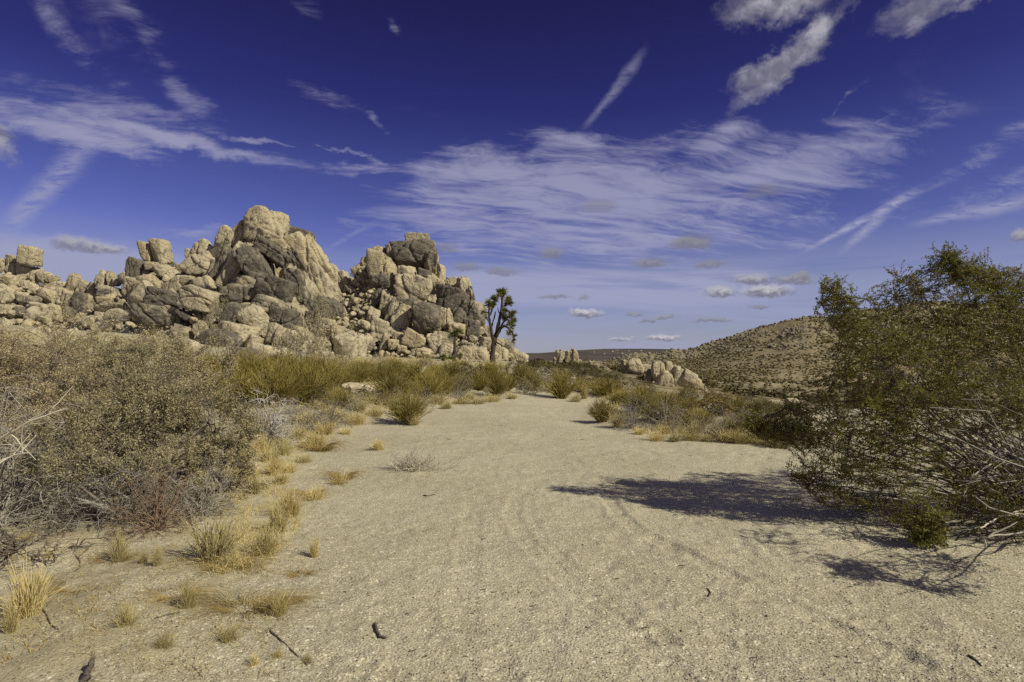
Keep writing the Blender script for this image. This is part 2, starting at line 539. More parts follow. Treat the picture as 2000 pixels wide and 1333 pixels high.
M['shrub_far'] = mat_island('far_shrub', [(0.068, 0.058, 0.022), (0.097, 0.081, 0.031), (0.135, 0.107, 0.044), (0.081, 0.065, 0.029)])
M['gravel'] = mat_island('grit', [(0.46, 0.42, 0.33), (0.40, 0.355, 0.26), (0.30, 0.26, 0.18), (0.16, 0.135, 0.10), (0.52, 0.48, 0.40)])
M['white_wall'] = mat_bark('white_wall', (0.36, 0.34, 0.32), (0.42, 0.40, 0.38), 1.0)


# ------------------------------------------------------------------ numpy helpers
def _hash(ix, iy, iz, seed):
    h = (ix.astype(np.int64) * 374761393 + iy.astype(np.int64) * 668265263 + iz.astype(np.int64) * 2147483647 + seed * 1274126177) & 0xFFFFFFFF
    h = ((h ^ (h >> 13)) * 1274126177) & 0xFFFFFFFF
    h = h ^ (h >> 16)
    return (h & 0xFFFFFF) / float(0xFFFFFF) * 2 - 1


def vnoise(p, seed=0):
    p = np.asarray(p, float)
    i = np.floor(p)
    f = p - i
    f = f * f * f * (f * (f * 6 - 15) + 10)
    i = i.astype(np.int64)
    x, y, z = i[..., 0], i[..., 1], i[..., 2]
    fx, fy, fz = f[..., 0], f[..., 1], f[..., 2]
    r = 0
    for a in (0, 1):
        for b in (0, 1):
            for c in (0, 1):
                r = r + _hash(x + a, y + b, z + c, seed) * (fx if a else 1 - fx) * (fy if b else 1 - fy) * (fz if c else 1 - fz)
    return r


def fbm(p, octv=4, seed=0, gain=0.5):
    r, a, s = 0, 1.0, 1.0
    for k in range(octv):
        r = r + a * vnoise(np.asarray(p) * s + 17.3 * k, seed + k)
        a *= gain
        s *= 2.03
    return r


def noise2(x, y, sc, octv=3, seed=0, gain=0.5):
    return fbm(np.stack([x * sc, y * sc, np.full_like(x, 0.37)], -1), octv, seed, gain)


def smooth(x, a, b):
    t = np.clip((x - a) / (b - a), 0, 1)
    return t * t * (3 - 2 * t)


def make_mesh(name, v, polys, mats, smooth_=True, mat_idx=None):
    """polys: list of integer arrays (n, k)"""
    me = bpy.data.meshes.new(name)
    v = np.asarray(v, np.float32)
    me.vertices.add(len(v))
    me.vertices.foreach_set('co', v.ravel())
    polys = [np.asarray(q, np.int32) for q in polys if len(q)]
    loops = np.concatenate([q.ravel() for q in polys])
    sizes = np.concatenate([np.full(len(q), q.shape[1], np.int32) for q in polys])
    starts = np.concatenate([[0], np.cumsum(sizes)[:-1]]).astype(np.int32)
    me.loops.add(len(loops))
    me.loops.foreach_set('vertex_index', loops)
    me.polygons.add(len(sizes))
    me.polygons.foreach_set('loop_start', starts)
    me.polygons.foreach_set('loop_total', sizes)
    if smooth_:
        me.polygons.foreach_set('use_smooth', np.ones(len(sizes), bool))
    for m in (mats if isinstance(mats, (list, tuple)) else [mats]):
        me.materials.append(m)
    if mat_idx is not None:
        me.polygons.foreach_set('material_index', np.asarray(mat_idx, np.int32))
    me.update(calc_edges=True)
    return me


def link(name, data, parent=None, loc=None, rot=None, scale=None):
    o = bpy.data.objects.new(name, data)
    COL.objects.link(o)
    if parent is not None:
        o.parent = parent
    if loc is not None:
        o.location = loc
    if rot is not None:
        o.rotation_euler = rot
    if scale is not None:
        o.scale = scale
    return o


def tag(o, label=None, cat=None, group=None, kind=None):
    if label:
        o['label'] = label
    if cat:
        o['category'] = cat
    if group:
        o['group'] = group
    if kind:
        o['kind'] = kind
    return o


class Geo:
    """collects vertices and polygons"""
    def __init__(s):
        s.v, s.q, s.t, s.n = [], [], [], 0

    def add(s, v, q=None, t=None):
        v = np.asarray(v, float).reshape(-1, 3)
        if q is not None and len(q):
            s.q.append(np.asarray(q).reshape(-1, 4) + s.n)
        if t is not None and len(t):
            s.t.append(np.asarray(t).reshape(-1, 3) + s.n)
        s.v.append(v)
        s.n += len(v)

    def mesh(s, name, mat, smooth_=True):
        P = []
        if s.q:
            P.append(np.concatenate(s.q))
        if s.t:
            P.append(np.concatenate(s.t))
        return make_mesh(name, np.concatenate(s.v), P, mat, smooth_)


def tubes(g, paths, rad, sides=3):
    """paths (N,K,3), rad (N,K): tapered tubes"""
    paths = np.asarray(paths, float)
    N, K, _ = paths.shape
    if N == 0:
        return
    rad = np.broadcast_to(np.asarray(rad, float), (N, K))
    tan = np.gradient(paths, axis=1)
    tan /= np.linalg.norm(tan, axis=2, keepdims=True) + 1e-9
    ref = np.where(np.abs(tan[..., 2:3]) > 0.9, np.array([1.0, 0, 0]), np.array([0, 0, 1.0]))
    u = np.cross(tan, ref)
    u /= np.linalg.norm(u, axis=2, keepdims=True) + 1e-9
    w = np.cross(tan, u)
    ang = np.arange(sides) * 2 * pi / sides
    ring = paths[:, :, None, :] + rad[:, :, None, None] * (np.cos(ang)[None, None, :, None] * u[:, :, None, :] + np.sin(ang)[None, None, :, None] * w[:, :, None, :])
    idx = np.arange(N * K * sides).reshape(N, K, sides)
    a = idx[:, :-1, :]
    b = idx[:, 1:, :]
    q = np.stack([a, np.roll(a, -1, 2), np.roll(b, -1, 2), b], -1).reshape(-1, 4)
    g.add(ring.reshape(-1, 3), q)


def unit(v):
    return v / (np.linalg.norm(v, axis=-1, keepdims=True) + 1e-9)


def leaves(g, pos, size, rng, axis=None, aspect=0.5, jitter=1.0):
    """one rhombus per leaf"""
    N = len(pos)
    d = rng.normal(size=(N, 3))
    if axis is not None:
        d = unit(axis) + d * jitter
    d = unit(d)
    s = unit(np.cross(d, rng.normal(size=(N, 3))))
    L = (size * rng.uniform(0.6, 1.3, N))[:, None]
    W = L * aspect
    v = np.stack([pos, pos + d * L * 0.5 + s * W * 0.5, pos + d * L, pos + d * L * 0.5 - s * W * 0.5], 1)
    g.add(v.reshape(-1, 3), np.arange(N * 4).reshape(N, 4))


def bez(a, b, d0, K, bulge=0.45):
    """curves from a (N,3) to b leaving along d0"""
    L = np.linalg.norm(b - a, axis=1)[:, None]
    c = a + unit(d0) * L * bulge
    t = np.linspace(0, 1, K)[None, :, None]
    return (1 - t) ** 2 * a[:, None] + 2 * t * (1 - t) * c[:, None] + t ** 2 * b[:, None]


def attach(targets, paths, rng, lo=0.25):
    """for each target about the closest point on the given paths, and the path direction there"""
    N, K, _ = paths.shape
    k0 = max(1, int(K * lo))
    pts = paths[:, k0:].reshape(-1, 3)
    tan = unit(np.gradient(paths, axis=1))[:, k0:].reshape(-1, 3)
    kd = KDTree(len(pts))
    for i, p in enumerate(pts):
        kd.insert(p, i)
    kd.balance()
    jit = targets + rng.normal(size=targets.shape) * 0.04 * np.ptp(pts, axis=0)
    out = np.array([kd.find(p)[1] for p in jit])
    return pts[out], tan[out]


def obj_wiggle(paths, rng, amp):
    N, K, _ = paths.shape
    w = rng.normal(size=(N, K, 3)) * amp
    w[:, 0] = 0
    return paths + w


# ------------------------------------------------------------------ terrain
def interp(x, pts):
    xs, ys = zip(*pts)
    return np.interp(x, xs, ys)


RISE = [(-1500, 4.2), (-200, 4.0), (0, 3.5), (300, 2.6), (500, 1.7), (700, 1.15), (850, 0.95), (1000, 0.75), (1100, 0.15), (1200, -0.35),
        (1300, -0.8), (1420, -1.3), (1520, -1.7), (1700, -2.0), (2300, -2.3), (4000, -2.3)]
# track outline on the ground plane, from bottom left round the far bend and back on the right
TRACK_PX = [(420, 1500), (505, 1333), (575, 1180), (600, 1080), (610, 980), (640, 890), (735, 835), (850, 815), (880, 795), (960, 782), (1010, 776),
            (1060, 775), (1160, 776), (1180, 786), (1130, 812), (1150, 832), (1230, 846), (1330, 855), (1480, 868), (1600, 890), (1750, 930), (2300, 1000), (2300, 1500)]
TRACK = np.array([((px - 1000) / (py - HY) * CAMZ, F * CAMZ / (py - HY)) for px, py in TRACK_PX])


def poly_sd(x, y, P):
    """signed distance (negative inside)"""
    d = np.full(x.shape, 1e9)
    ins = np.zeros(x.shape, bool)
    n = len(P)
    for i in range(n):
        a, b = P[i], P[(i + 1) % n]
        ex, ey = b - a
        t = np.clip(((x - a[0]) * ex + (y - a[1]) * ey) / (ex * ex + ey * ey), 0, 1)
        d = np.minimum(d, (x - a[0] - t * ex) ** 2 + (y - a[1] - t * ey) ** 2)
        c = (a[1] > y) != (b[1] > y)
        with np.errstate(divide='ignore', invalid='ignore'):
            xi = a[0] + (y - a[1]) / (b[1] - a[1] + 1e-12) * ex
        ins ^= c & (x < xi)
    return np.where(ins, -1, 1) * np.sqrt(d)


HILL_SKY = [(1130, 716), (1200, 700), (1235, 690), (1290, 688), (1315, 679), (1335, 682), (1360, 676), (1400, 664), (1450, 645), (1500, 632), (1540, 621), (1570, 615),
            (1620, 617), (1672, 603), (1735, 596), (1800, 583), (1850, 588), (1930, 592), (2000, 596), (2150, 610), (2400, 640), (2800, 700)]


def hill_h(x, y):
    yy = np.maximum(y, 1.0)
    px = 1000 + F * x / yy
    Yr = 640 + 50 * np.sin(px * 0.006)
    zr = CAMZ + (HY - interp(px, HILL_SKY)) / F * Yr
    top = np.maximum(zr + 15.0, 0)
    Yb = 345 + 25 * np.sin(px * 0.011 + 1)
    s = np.clip((yy - Yb) / (Yr - Yb), 0, 1)
    front = s * (0.55 + 0.45 * s)
    back = np.clip(1 - (yy - Yr) / 380.0, 0, 1)
    h = top * np.where(yy < Yr, front, back * back * (3 - 2 * back))
    n = noise2(x, y, 0.02, 4, 31, 0.55) * 4.0 - np.abs(noise2(x, y * 0.35, 0.016, 3, 35)) * 9.0 + noise2(x, y, 0.11, 3, 37) * 1.2
    rough = np.clip(h / 40, 0, 1)
    h = h + np.where(yy < Yr - 15, n * rough * (1 - 0.55 * s), noise2(x, y, 0.06, 3, 33) * 1.6 * rough)
    h = np.where((y > 200) & (px > 1130) & (px < 2800), h, 0)
    return np.maximum(h, 0)


def ground(x, y, detail=False):
    x = np.asarray(x, float)
    y = np.asarray(y, float)
    yy = np.maximum(y, 0.5)
    px = np.where(y > 0.5, np.clip(1000 + F * x / yy, -1500, 4000), np.where(x < 0, -1500, 4000))
    r = np.hypot(x, y)
    z = smooth(y, 8, 40) * interp(px, RISE)
    drop0 = interp(px, [(1000, 62), (1150, 66), (1300, 44), (1450, 30), (1600, 25), (2000, 24)])
    z = z - 15.5 * smooth(y, drop0, drop0 + 170)
    z = np.where(y < 0, 0, z)
    near = smooth(-r, -60, -35)
    nr = (r < 60) & (y > -8)
    sd = np.full(x.shape, 9.0)
    if nr.any():
        sd[nr] = poly_sd(x[nr], y[nr], TRACK)
    z = z + near * smooth(sd, -0.1, 1.4) * (0.07 + 0.16 * smooth(r, 7, 16)) * smooth(r, 2.0, 4.0)
    z = z + near * smooth(sd, 0.2, 2.0) * noise2(x, y, 0.7, 3, 5) * 0.09
    z = z + noise2(x, y, 0.09, 2, 8) * 0.06 * smooth(r, 3, 12)
    # far: gentle plateau on the horizon
    z = z + smooth(y, 4000, 11000) * interp(px, [(-500, 20), (900, 10), (1050, 14), (1130, 70), (1180, 98), (1250, 100), (1330, 88), (1500, 60), (1900, 40), (3000, 20)])
    far = y > 200
    if far.any():
        z = np.array(z)
        z[far] += hill_h(x[far], y[far])
    far = r > 90
    if far.any():
        z = np.array(z)
        z[far] += smooth(r[far], 90, 200) * noise2(x[far], y[far], 0.02, 3, 12) * 0.8
    return z


RUTS_PX = [[(1185, 965), (1205, 1005), (1250, 1040), (1330, 1080), (1420, 1125), (1520, 1175), (1640, 1230), (1800, 1300), (1950, 1370)],
           [(1010, 960), (1000, 1010), (1030, 1060), (1090, 1120), (1170, 1190), (1260, 1260), (1360, 1350)],
           [(1035, 955), (1025, 1005), (1060, 1060), (1130, 1125), (1215, 1195), (1310, 1265), (1420, 1350)],
           [(900, 1333), (905, 1150), (925, 1000), (965, 900), (1040, 830), (1100, 800)],
           [(1330, 905), (1250, 880), (1140, 850), (1060, 830), (1000, 815)]]
RUTS = [np.array([((px - 1000) / (py - HY) * CAMZ, F * CAMZ / (py - HY)) for px, py in r]) for r in RUTS_PX]


def ground_detail(x, y):
    z = ground(x, y)
    r = np.hypot(x, y)
    m = (r < 26) & (y > -1)
    xm, ym = x[m], y[m]
    rm = r[m]
    dz = noise2(xm, ym, 2.6, 3, 41) * 0.009 + noise2(xm, ym, 9.0, 3, 42, 0.6) * (0.0030 + 0.003 * smooth(noise2(xm, ym, 0.5, 2, 48), -0.2, 0.4)) + noise2(xm, ym, 26.0, 2, 43) * 0.0035 * (rm < 9)
    lump = smooth(noise2(xm, ym, 0.8, 2, 44), -0.05, 0.5)
    dz = dz + lump * np.abs(noise2(xm, ym, 6.0, 2, 45)) * (0.008 + 0.010 * smooth(xm, -0.5, 1.5))
    rng = np.random.default_rng(9)
    for k, R in enumerate(RUTS):
        best = np.full(xm.shape, 1e9)
        al = np.zeros(xm.shape)
        acc = 0.0
        for a, b in zip(R[:-1], R[1:]):
            e = b - a
            L = np.hypot(*e)
            t = np.clip(((xm - a[0]) * e[0] + (ym - a[1]) * e[1]) / (L * L), 0, 1)
            d = np.hypot(xm - a[0] - t * e[0], ym - a[1] - t * e[1])
            sel = d < best
            best = np.where(sel, d, best)
            al = np.where(sel, acc + t * L, al)
            acc += L
        w = 0.085 if k < 3 else 0.11
        dep = (0.010, 0.0050, 0.0045, 0.004, 0.006)[k]
        inside = smooth(-best, -w, -w * 0.65)
        tread = np.sin(al * 2 * pi / 0.10) * np.clip(1 - best / w, 0, 1)
        fade = smooth(noise2(xm, ym, 1.1, 2, 60 + k), -0.55, 0.1)
        dz = dz + fade * (-dep * inside + 0.6 * dep * np.exp(-((best - w * 1.25) / 0.03) ** 2) + 0.0035 * tread * inside)
    # scuffs and shoe prints
    for k in range(120):
        py = 960 + 380 * rng.random() ** 1.2
        px = rng.uniform(600, 1900)
        cy = F * CAMZ / (py - HY)
        cx = (px - 1000) / (py - HY) * CAMZ
        rad = rng.uniform(0.03, 0.075)
        sel = (np.abs(xm - cx) < 0.4) & (np.abs(ym - cy) < 0.4)
        a = rng.uniform(0, pi)
        ux = (xm[sel] - cx) * math.cos(a) + (ym[sel] - cy) * math.sin(a)
        uy = -(xm[sel] - cx) * math.sin(a) + (ym[sel] - cy) * math.cos(a)
        q = np.sqrt((ux / (rad * 1.7)) ** 2 + (uy / rad) ** 2)
        tmp = dz[sel]
        tmp += -0.0055 * np.exp(-q ** 4) + 0.0035 * np.exp(-((q - 1.35) / 0.3) ** 2)
        dz[sel] = tmp
    z = z.copy()
    z[m] += dz * smooth(-rm, -26, -16)
    return z


def build_terrain():
    ang_f = np.linspace(-50, 50, 430)
    ang_b = np.concatenate([np.linspace(54, 180, 24), np.linspace(-176, -54, 24)])
    ang = np.radians(np.concatenate([ang_f, ang_b]))
    r = [0.5]
    while r[-1] < 24000:
        q = r[-1]
        r.append(q * (1.06 if q < 2.2 else 1.0065 if q < 13 else 1.014 if q < 110 else 1.025 if q < 900 else 1.05))
    r = np.array(r)
    R, T = np.meshgrid(r, ang, indexing='ij')
    x = (R * np.sin(T)).ravel()
    y = (R * np.cos(T)).ravel()
    z = ground_detail(x, y)
    nr, na = R.shape
    v = np.stack([x, y, z], 1)
    idx = np.arange(nr * na).reshape(nr, na)
    a = idx[:-1]
    b = idx[1:]
    q = np.stack([a, np.roll(a, -1, 1), np.roll(b, -1, 1), b], -1).reshape(-1, 4)[:, ::-1]
    # centre cap
    cx = v[q].mean(1)
    sd = poly_sd(cx[:, 0], cx[:, 1], TRACK)
    hh = np.where(cx[:, 1] > 200, hill_h(cx[:, 0], cx[:, 1]), 0)
    rr = np.hypot(cx[:, 0], cx[:, 1])
    kind = np.where(sd < 0, 1, 0)
    kind = np.where((rr > 85) | ((cx[:, 0] > 3.0 + noise2(cx[:, 0], cx[:, 1], 0.2, 2, 5) * 2) & (cx[:, 1] > 31 + noise2(cx[:, 0], cx[:, 1], 0.15, 3, 15) * 4) & (sd > 2)), 2, kind)
    kind = np.where(hh > 1.2, 3, kind)
    kind = np.where((rr > 1300), 4, kind)
    lit = smooth(poly_sd(x, y, TRACK), -0.15, 0.8)
    for k, (nm, mt, lab) in enumerate((('ground', 'sand', 'sandy desert ground under the shrubs beside the track'), ('dirt_track', 'sand', 'pale sand track bending out of sight between the shrubs'),
                                       ('valley_floor', 'valley', 'brown shrubby valley floor below the hill'), ('hill', 'hill', 'tan hillside dotted with dark shrubs'),
                                       ('desert_plain', 'plain', 'dark flat desert plain on the horizon'))):
        f = q[kind == k]
        used = np.unique(f)
        remap = np.full(len(v), -1)
        remap[used] = np.arange(len(used))
        ff = remap[f]
        P = [ff]
        vv = v[used]
        if k == 1:
            pass
        if k == 0:
            pass
        me = make_mesh(nm, vv, P, M[mt])
        if mt == 'sand':
            at = me.attributes.new('litter', 'FLOAT', 'POINT')
            at.data.foreach_set('value', lit[used].astype(np.float32))
        o = link(nm, me)
        tag(o, lab, None, None, 'structure')
    # the small disc under the tripod
    me = make_mesh('ground', np.concatenate([v[idx[0]], [[0, 0, float(v[idx[0], 2].mean())]]]), [np.stack([np.arange(na), np.full(na, na), np.roll(np.arange(na), -1)], 1)], M['sand'])
    tag(link('ground', me), 'sandy ground right under the camera', None, None, 'structure')


build_terrain()

_march_y = np.geomspace(1.6, 2500, 380)


def hit(px, py, fn=None):
    """where the line of sight through a photo pixel meets the ground"""
    fn = fn or ground
    px = np.atleast_1d(np.asarray(px, float))
    py = np.atleast_1d(np.asarray(py, float))

    def gap(Y):
        return CAMZ + (HY - py[:, None]) / F * Y - fn((px[:, None] - 1000) / F * Y, Y)
    Y = np.broadcast_to(_march_y, (len(px), len(_march_y)))
    d = gap(Y)
    k = np.argmax(d < 0, 1)
    ok = d[np.arange(len(px)), k] < 0
    lo = _march_y[np.maximum(k - 1, 0)][:, None]
    hi = _march_y[k][:, None]
    for _ in range(12):
        mid = (lo + hi) / 2
        g = gap(mid) < 0
        hi = np.where(g, mid, hi)
        lo = np.where(g, lo, mid)
    y = hi[:, 0]
    out = np.stack([(px - 1000) / F * y, y, CAMZ + (HY - py) / F * y], 1)
    out[~ok] = np.nan
    return out


def hit_many(px, py):
    """the same for many points of the near ground, by bisection"""
    lo = np.full(len(px), 1.2)
    hi = np.full(len(px), 90.0)
    for _ in range(15):
        mid = (lo + hi) / 2
        g = CAMZ + (HY - py) / F * mid < ground((px - 1000) / F * mid, mid)
        hi = np.where(g, mid, hi)
        lo = np.where(g, lo, mid)
    out = np.stack([(px - 1000) / F * hi, hi, CAMZ + (HY - py) / F * hi], 1)
    return out[hi < 75]


# ------------------------------------------------------------------ rocks
def ico(n):
    t = (1 + 5 ** 0.5) / 2
    v = [(-1, t, 0), (1, t, 0), (-1, -t, 0), (1, -t, 0), (0, -1, t), (0, 1, t), (0, -1, -t), (0, 1, -t), (t, 0, -1), (t, 0, 1), (-t, 0, -1), (-t, 0, 1)]
    f = [(0, 11, 5), (0, 5, 1), (0, 1, 7), (0, 7, 10), (0, 10, 11), (1, 5, 9), (5, 11, 4), (11, 10, 2), (10, 7, 6), (7, 1, 8), (3, 9, 4), (3, 4, 2), (3, 2, 6), (3, 6, 8), (3, 8, 9), (4, 9, 5), (2, 4, 11), (6, 2, 10), (8, 6, 7), (9, 8, 1)]
    v = unit(np.array(v, float))
    f = np.array(f)
    for _ in range(n):
        e = np.concatenate([f[:, [0, 1]], f[:, [1, 2]], f[:, [2, 0]]])
        e.sort(1)
        u, inv = np.unique(e, axis=0, return_inverse=True)
        inv = inv.ravel()
        mid = unit(v[u].mean(1))
        m = len(v) + inv.reshape(3, -1)
        v = np.concatenate([v, mid])
        f = np.concatenate([np.stack([f[:, 0], m[0], m[2]], 1), np.stack([f[:, 1], m[1], m[0]], 1), np.stack([f[:, 2], m[2], m[1]], 1), np.stack([m[0], m[1], m[2]], 1)])
    return v, f


ICO = {n: ico(n) for n in range(0, 6)}


def rock_shape(seed, level=3, p=9.0, planes=12, rough=0.06, cracks=2, flute=0.0, crease=0.06):
    """rounded polyhedral granite block, normalised into a unit box"""
    rng = np.random.default_rng(seed)
    d, f = ICO[level]
    n = unit(rng.normal(size=(planes, 3)))
    n = np.concatenate([n, [[1, 0, 0.1], [-1, 0, -0.1], [0, 1, 0], [0, -1, 0], [0.1, 0, 1], [0, 0.1, -1]]])
    a = np.concatenate([rng.uniform(0.72, 1.05, planes), rng.uniform(0.75, 1.0, 6)])
    dn = np.maximum(d @ n.T, 0) / a
    r = (dn ** p).sum(1) ** (-1.0 / p)
    off = rng.uniform(-50, 50, 3)
    r = r * (1 + rough * fbm(d * 1.7 + off, 3, seed) + rough * 0.45 * fbm(d * 5.0 + off, 3, seed + 5, 0.6))
    r = r * (1 + crease * (np.abs(fbm(d * 1.9 + off, 3, seed + 21, 0.55)) - 0.25))
    for _ in range(cracks):
        cn = unit(rng.normal(size=3) * np.array([1, 1, 0.5]))
        o = rng.uniform(-0.45, 0.45)
        wv = 0.045 * fbm(d * 3 + off, 2, seed + 9)
        r = r * (1 - rng.uniform(0.06, 0.17) * np.exp(-((d @ cn - o + wv) / (0.05 if level > 3 else 0.08)) ** 2))
    if flute > 0:
        az = np.arctan2(d[:, 1], d[:, 0])
        r = r * (1 + flute * np.sin(az * rng.integers(5, 9) + 2 * fbm(d * 1.3 + off, 2, seed)))
    v = d * r[:, None]
    lo, hi = v.min(0), v.max(0)
    return (v - (lo + hi) / 2) / (hi - lo), f


# skyline of the bedrock underneath the boulders and the plan of the outcrop
SKY = [(-400, 560), (-200, 545), (-80, 535), (0, 522), (40, 536), (75, 548), (120, 568), (165, 578), (205, 566), (230, 560), (255, 543), (280, 508), (330, 514), (360, 512),
       (385, 496), (410, 505), (440, 482), (470, 462), (495, 446), (530, 440), (560, 450), (580, 470), (610, 492), (625, 515), (650, 538), (680, 542),
       (705, 522), (725, 506), (760, 502), (790, 495), (840, 500), (860, 525), (900, 560), (920, 585), (945, 615), (965, 648), (990, 680), (1010, 696), (1030, 712), (1060, 740)]
YB = [(-400, 52), (-100, 47), (100, 46), (250, 43), (400, 40), (560, 39), (640, 41.5), (690, 43), (760, 42.5), (880, 42), (960, 42), (1040, 44)]
YR = [(-400, 66), (-100, 60), (100, 60), (250, 56), (400, 55), (530, 55), (640, 57.5), (690, 57.5), (760, 57), (850, 55), (920, 52), (980, 49), (1040, 48)]


def core(x, y):
    y = np.asarray(y, float)
    yy = np.maximum(y, 1.0)
    px = np.clip(1000 + F * x / yy, -400, 1060)
    yb = interp(px, YB)
    yr = interp(px, YR)
    zr = CAMZ + (HY - interp(px, SKY)) / F * yr
    zb = ground((px - 1000) / F * yb, yb) - 0.8
    s = np.clip((yy - yb) / (yr - yb), 0, 1)
    z = zb + (zr - zb) * (0.25 * s + 0.75 * s ** 0.85)
    z = np.where(yy > yr, zr - (yy - yr) * 1.1, z)
    z = np.where(yy < yb, zb - (yb - yy), z)
    return z


def core_rough(x, y):
    px = 1000 + F * x / np.maximum(y, 1)
    cave = 3.6 * np.exp(-((px - 388) / 17) ** 4) + 2.5 * np.exp(-((px - 546) / 12) ** 4)
    z = core(x, y - cave)
    p = np.stack([x * 0.55, y * 0.55, z * 0.55], -1)
    n = fbm(p, 4, 71, 0.55)
    n2 = 1 - np.abs(fbm(p * 1.9 + 4, 2, 77))
    return z + n * 0.55 - smooth(n2, 0.75, 1.0) * 0.7 - 0.45


def surf(x, y):
    return np.maximum(ground(x, y), core(x, y))


def build_bedrock(parents, cuts):
    pxs = np.linspace(-400, 1046, 420)
    ts = np.linspace(-0.06, 1.45, 110)
    PX, TS = np.meshgrid(pxs, ts, indexing='ij')
    yb = interp(PX, YB)
    yr = interp(PX, YR)
    Y = yb + (yr - yb) * TS
    X = (PX - 1000) / F * Y
    Z = core_rough(X, Y)
    v = np.stack([X, Y, Z], -1).reshape(-1, 3)
    idx = np.arange(v.shape[0]).reshape(PX.shape)
    q = np.stack([idx[:-1, :-1], idx[1:, :-1], idx[1:, 1:], idx[:-1, 1:]], -1).reshape(-1, 4)
    mp = PX[:-1, :-1].ravel()
    for (lo, hi), par in zip(cuts, parents):
        f = q[(mp >= lo) & (mp < hi)]
        used = np.unique(f)
        rm = np.full(len(v), -1)
        rm[used] = np.arange(len(used))
        o = link('bedrock', make_mesh('bedrock', v[used] - np.array(par.location), [rm[f]], M['rock']), par)
        o.color = (0.30, 0.92, 0, 1)


def empty(name, loc):
    o = bpy.data.objects.new(name, None)
    COL.objects.link(o)
    o.location = loc
    o.empty_display_size = 0.2
    return o


_rk = [100]


def boulder(px, py, w, h, rot=0, varn=0.3, tone=1.0, depth=None, fwd=None, dfac=None, style='n', parent=None, name='boulder', label=None, cat=None, group=None, fn=None):
    """boulder that appears w x h photo pixels large, resting on the outcrop"""
    if depth is None:
        P = hit(px, py, surf)[0]
        yr = float(interp(px, YR))
        y = yr if np.isnan(P[0]) or P[1] > yr else P[1]
    else:
        y = depth
    _rk[0] += 1
    seed = _rk[0]
    m = 1.0 / F * y
    W, H = w * m, h * m
    D = (dfac if dfac else 0.9) * (0.6 * min(W, H) + 0.4 * max(W, H)) if style != 's' else 0.9 * min(W, H) + 0.2 * max(W, H)
    f = fwd if fwd is not None else 0.12 * min(W, H)
    y = y - f
    m = 1.0 / F * y
    X, Z = (px - 1000) * m, CAMZ + (HY - py) * m
    W, H = w * m, h * m
    big = max(w, h)
    lv = 5 if big > 105 else 4 if big > 44 else 3
    kw = dict(n=dict(p=20, planes=8, rough=0.055), r=dict(p=12, planes=9, rough=0.05), b=dict(p=26, planes=5, rough=0.035), s=dict(p=18, planes=8, rough=0.065, flute=0.05))[style]
    v, fa = rock_shape(seed, lv, cracks=5 if big > 60 else 3 if big > 30 else 2, **kw)
    v = v * np.array([W * 1.06, D, H * 1.06])
    me = make_mesh(name, v, [fa], M['rock'])
    loc = np.array([X, y, Z])
    if parent is not None:
        loc = loc - np.array(parent.location)
    o = link(name, me, parent, loc, (0, radians(rot), 0))
    o.color = (varn, tone, 0, 1)
    if label:
        tag(o, label, cat or 'boulder', group)
    return o


left_ridge = tag(empty('rock_outcrop', (-36.0, 50.0, 3.2)), 'low jumbled ridge of tan boulders running off the left edge', 'rock outcrop', 'granite boulder outcrops behind the shrubs')
main_peak = tag(empty('rock_outcrop', (-22.0, 44.0, 2.0)), 'tallest granite outcrop with dark stained slabs below a rounded summit', 'rock outcrop', 'granite boulder outcrops behind the shrubs')
second_peak = tag(empty('rock_outcrop', (-8.0, 44.0, 1.0)), 'second granite outcrop rising just left of the tall joshua tree', 'rock outcrop', 'granite boulder outcrops behind the shrubs')
build_bedrock([left_ridge, main_peak, second_peak], [(-400, 250), (250, 668), (668, 1100)])


def cropA(x, y): return 250 + x / 3.92, 380 + y / 3.92
def cropB(x, y): return 600 + x / 4.3, 430 + y / 4.3
def cropC(x, y): return x / 6.06, 460 + y / 6.06


def put(crop, sc, parent, rows):
    for row in rows:
        x, y, w, h, rot, var, ton, st = row[:8]
        kw = row[8] if len(row) > 8 else {}
        px, py = crop(x, y)
        lab = kw.get('label')
        boulder(px, py, w / sc, h / sc, rot, var, ton, style=st, parent=None if lab else parent, **kw)


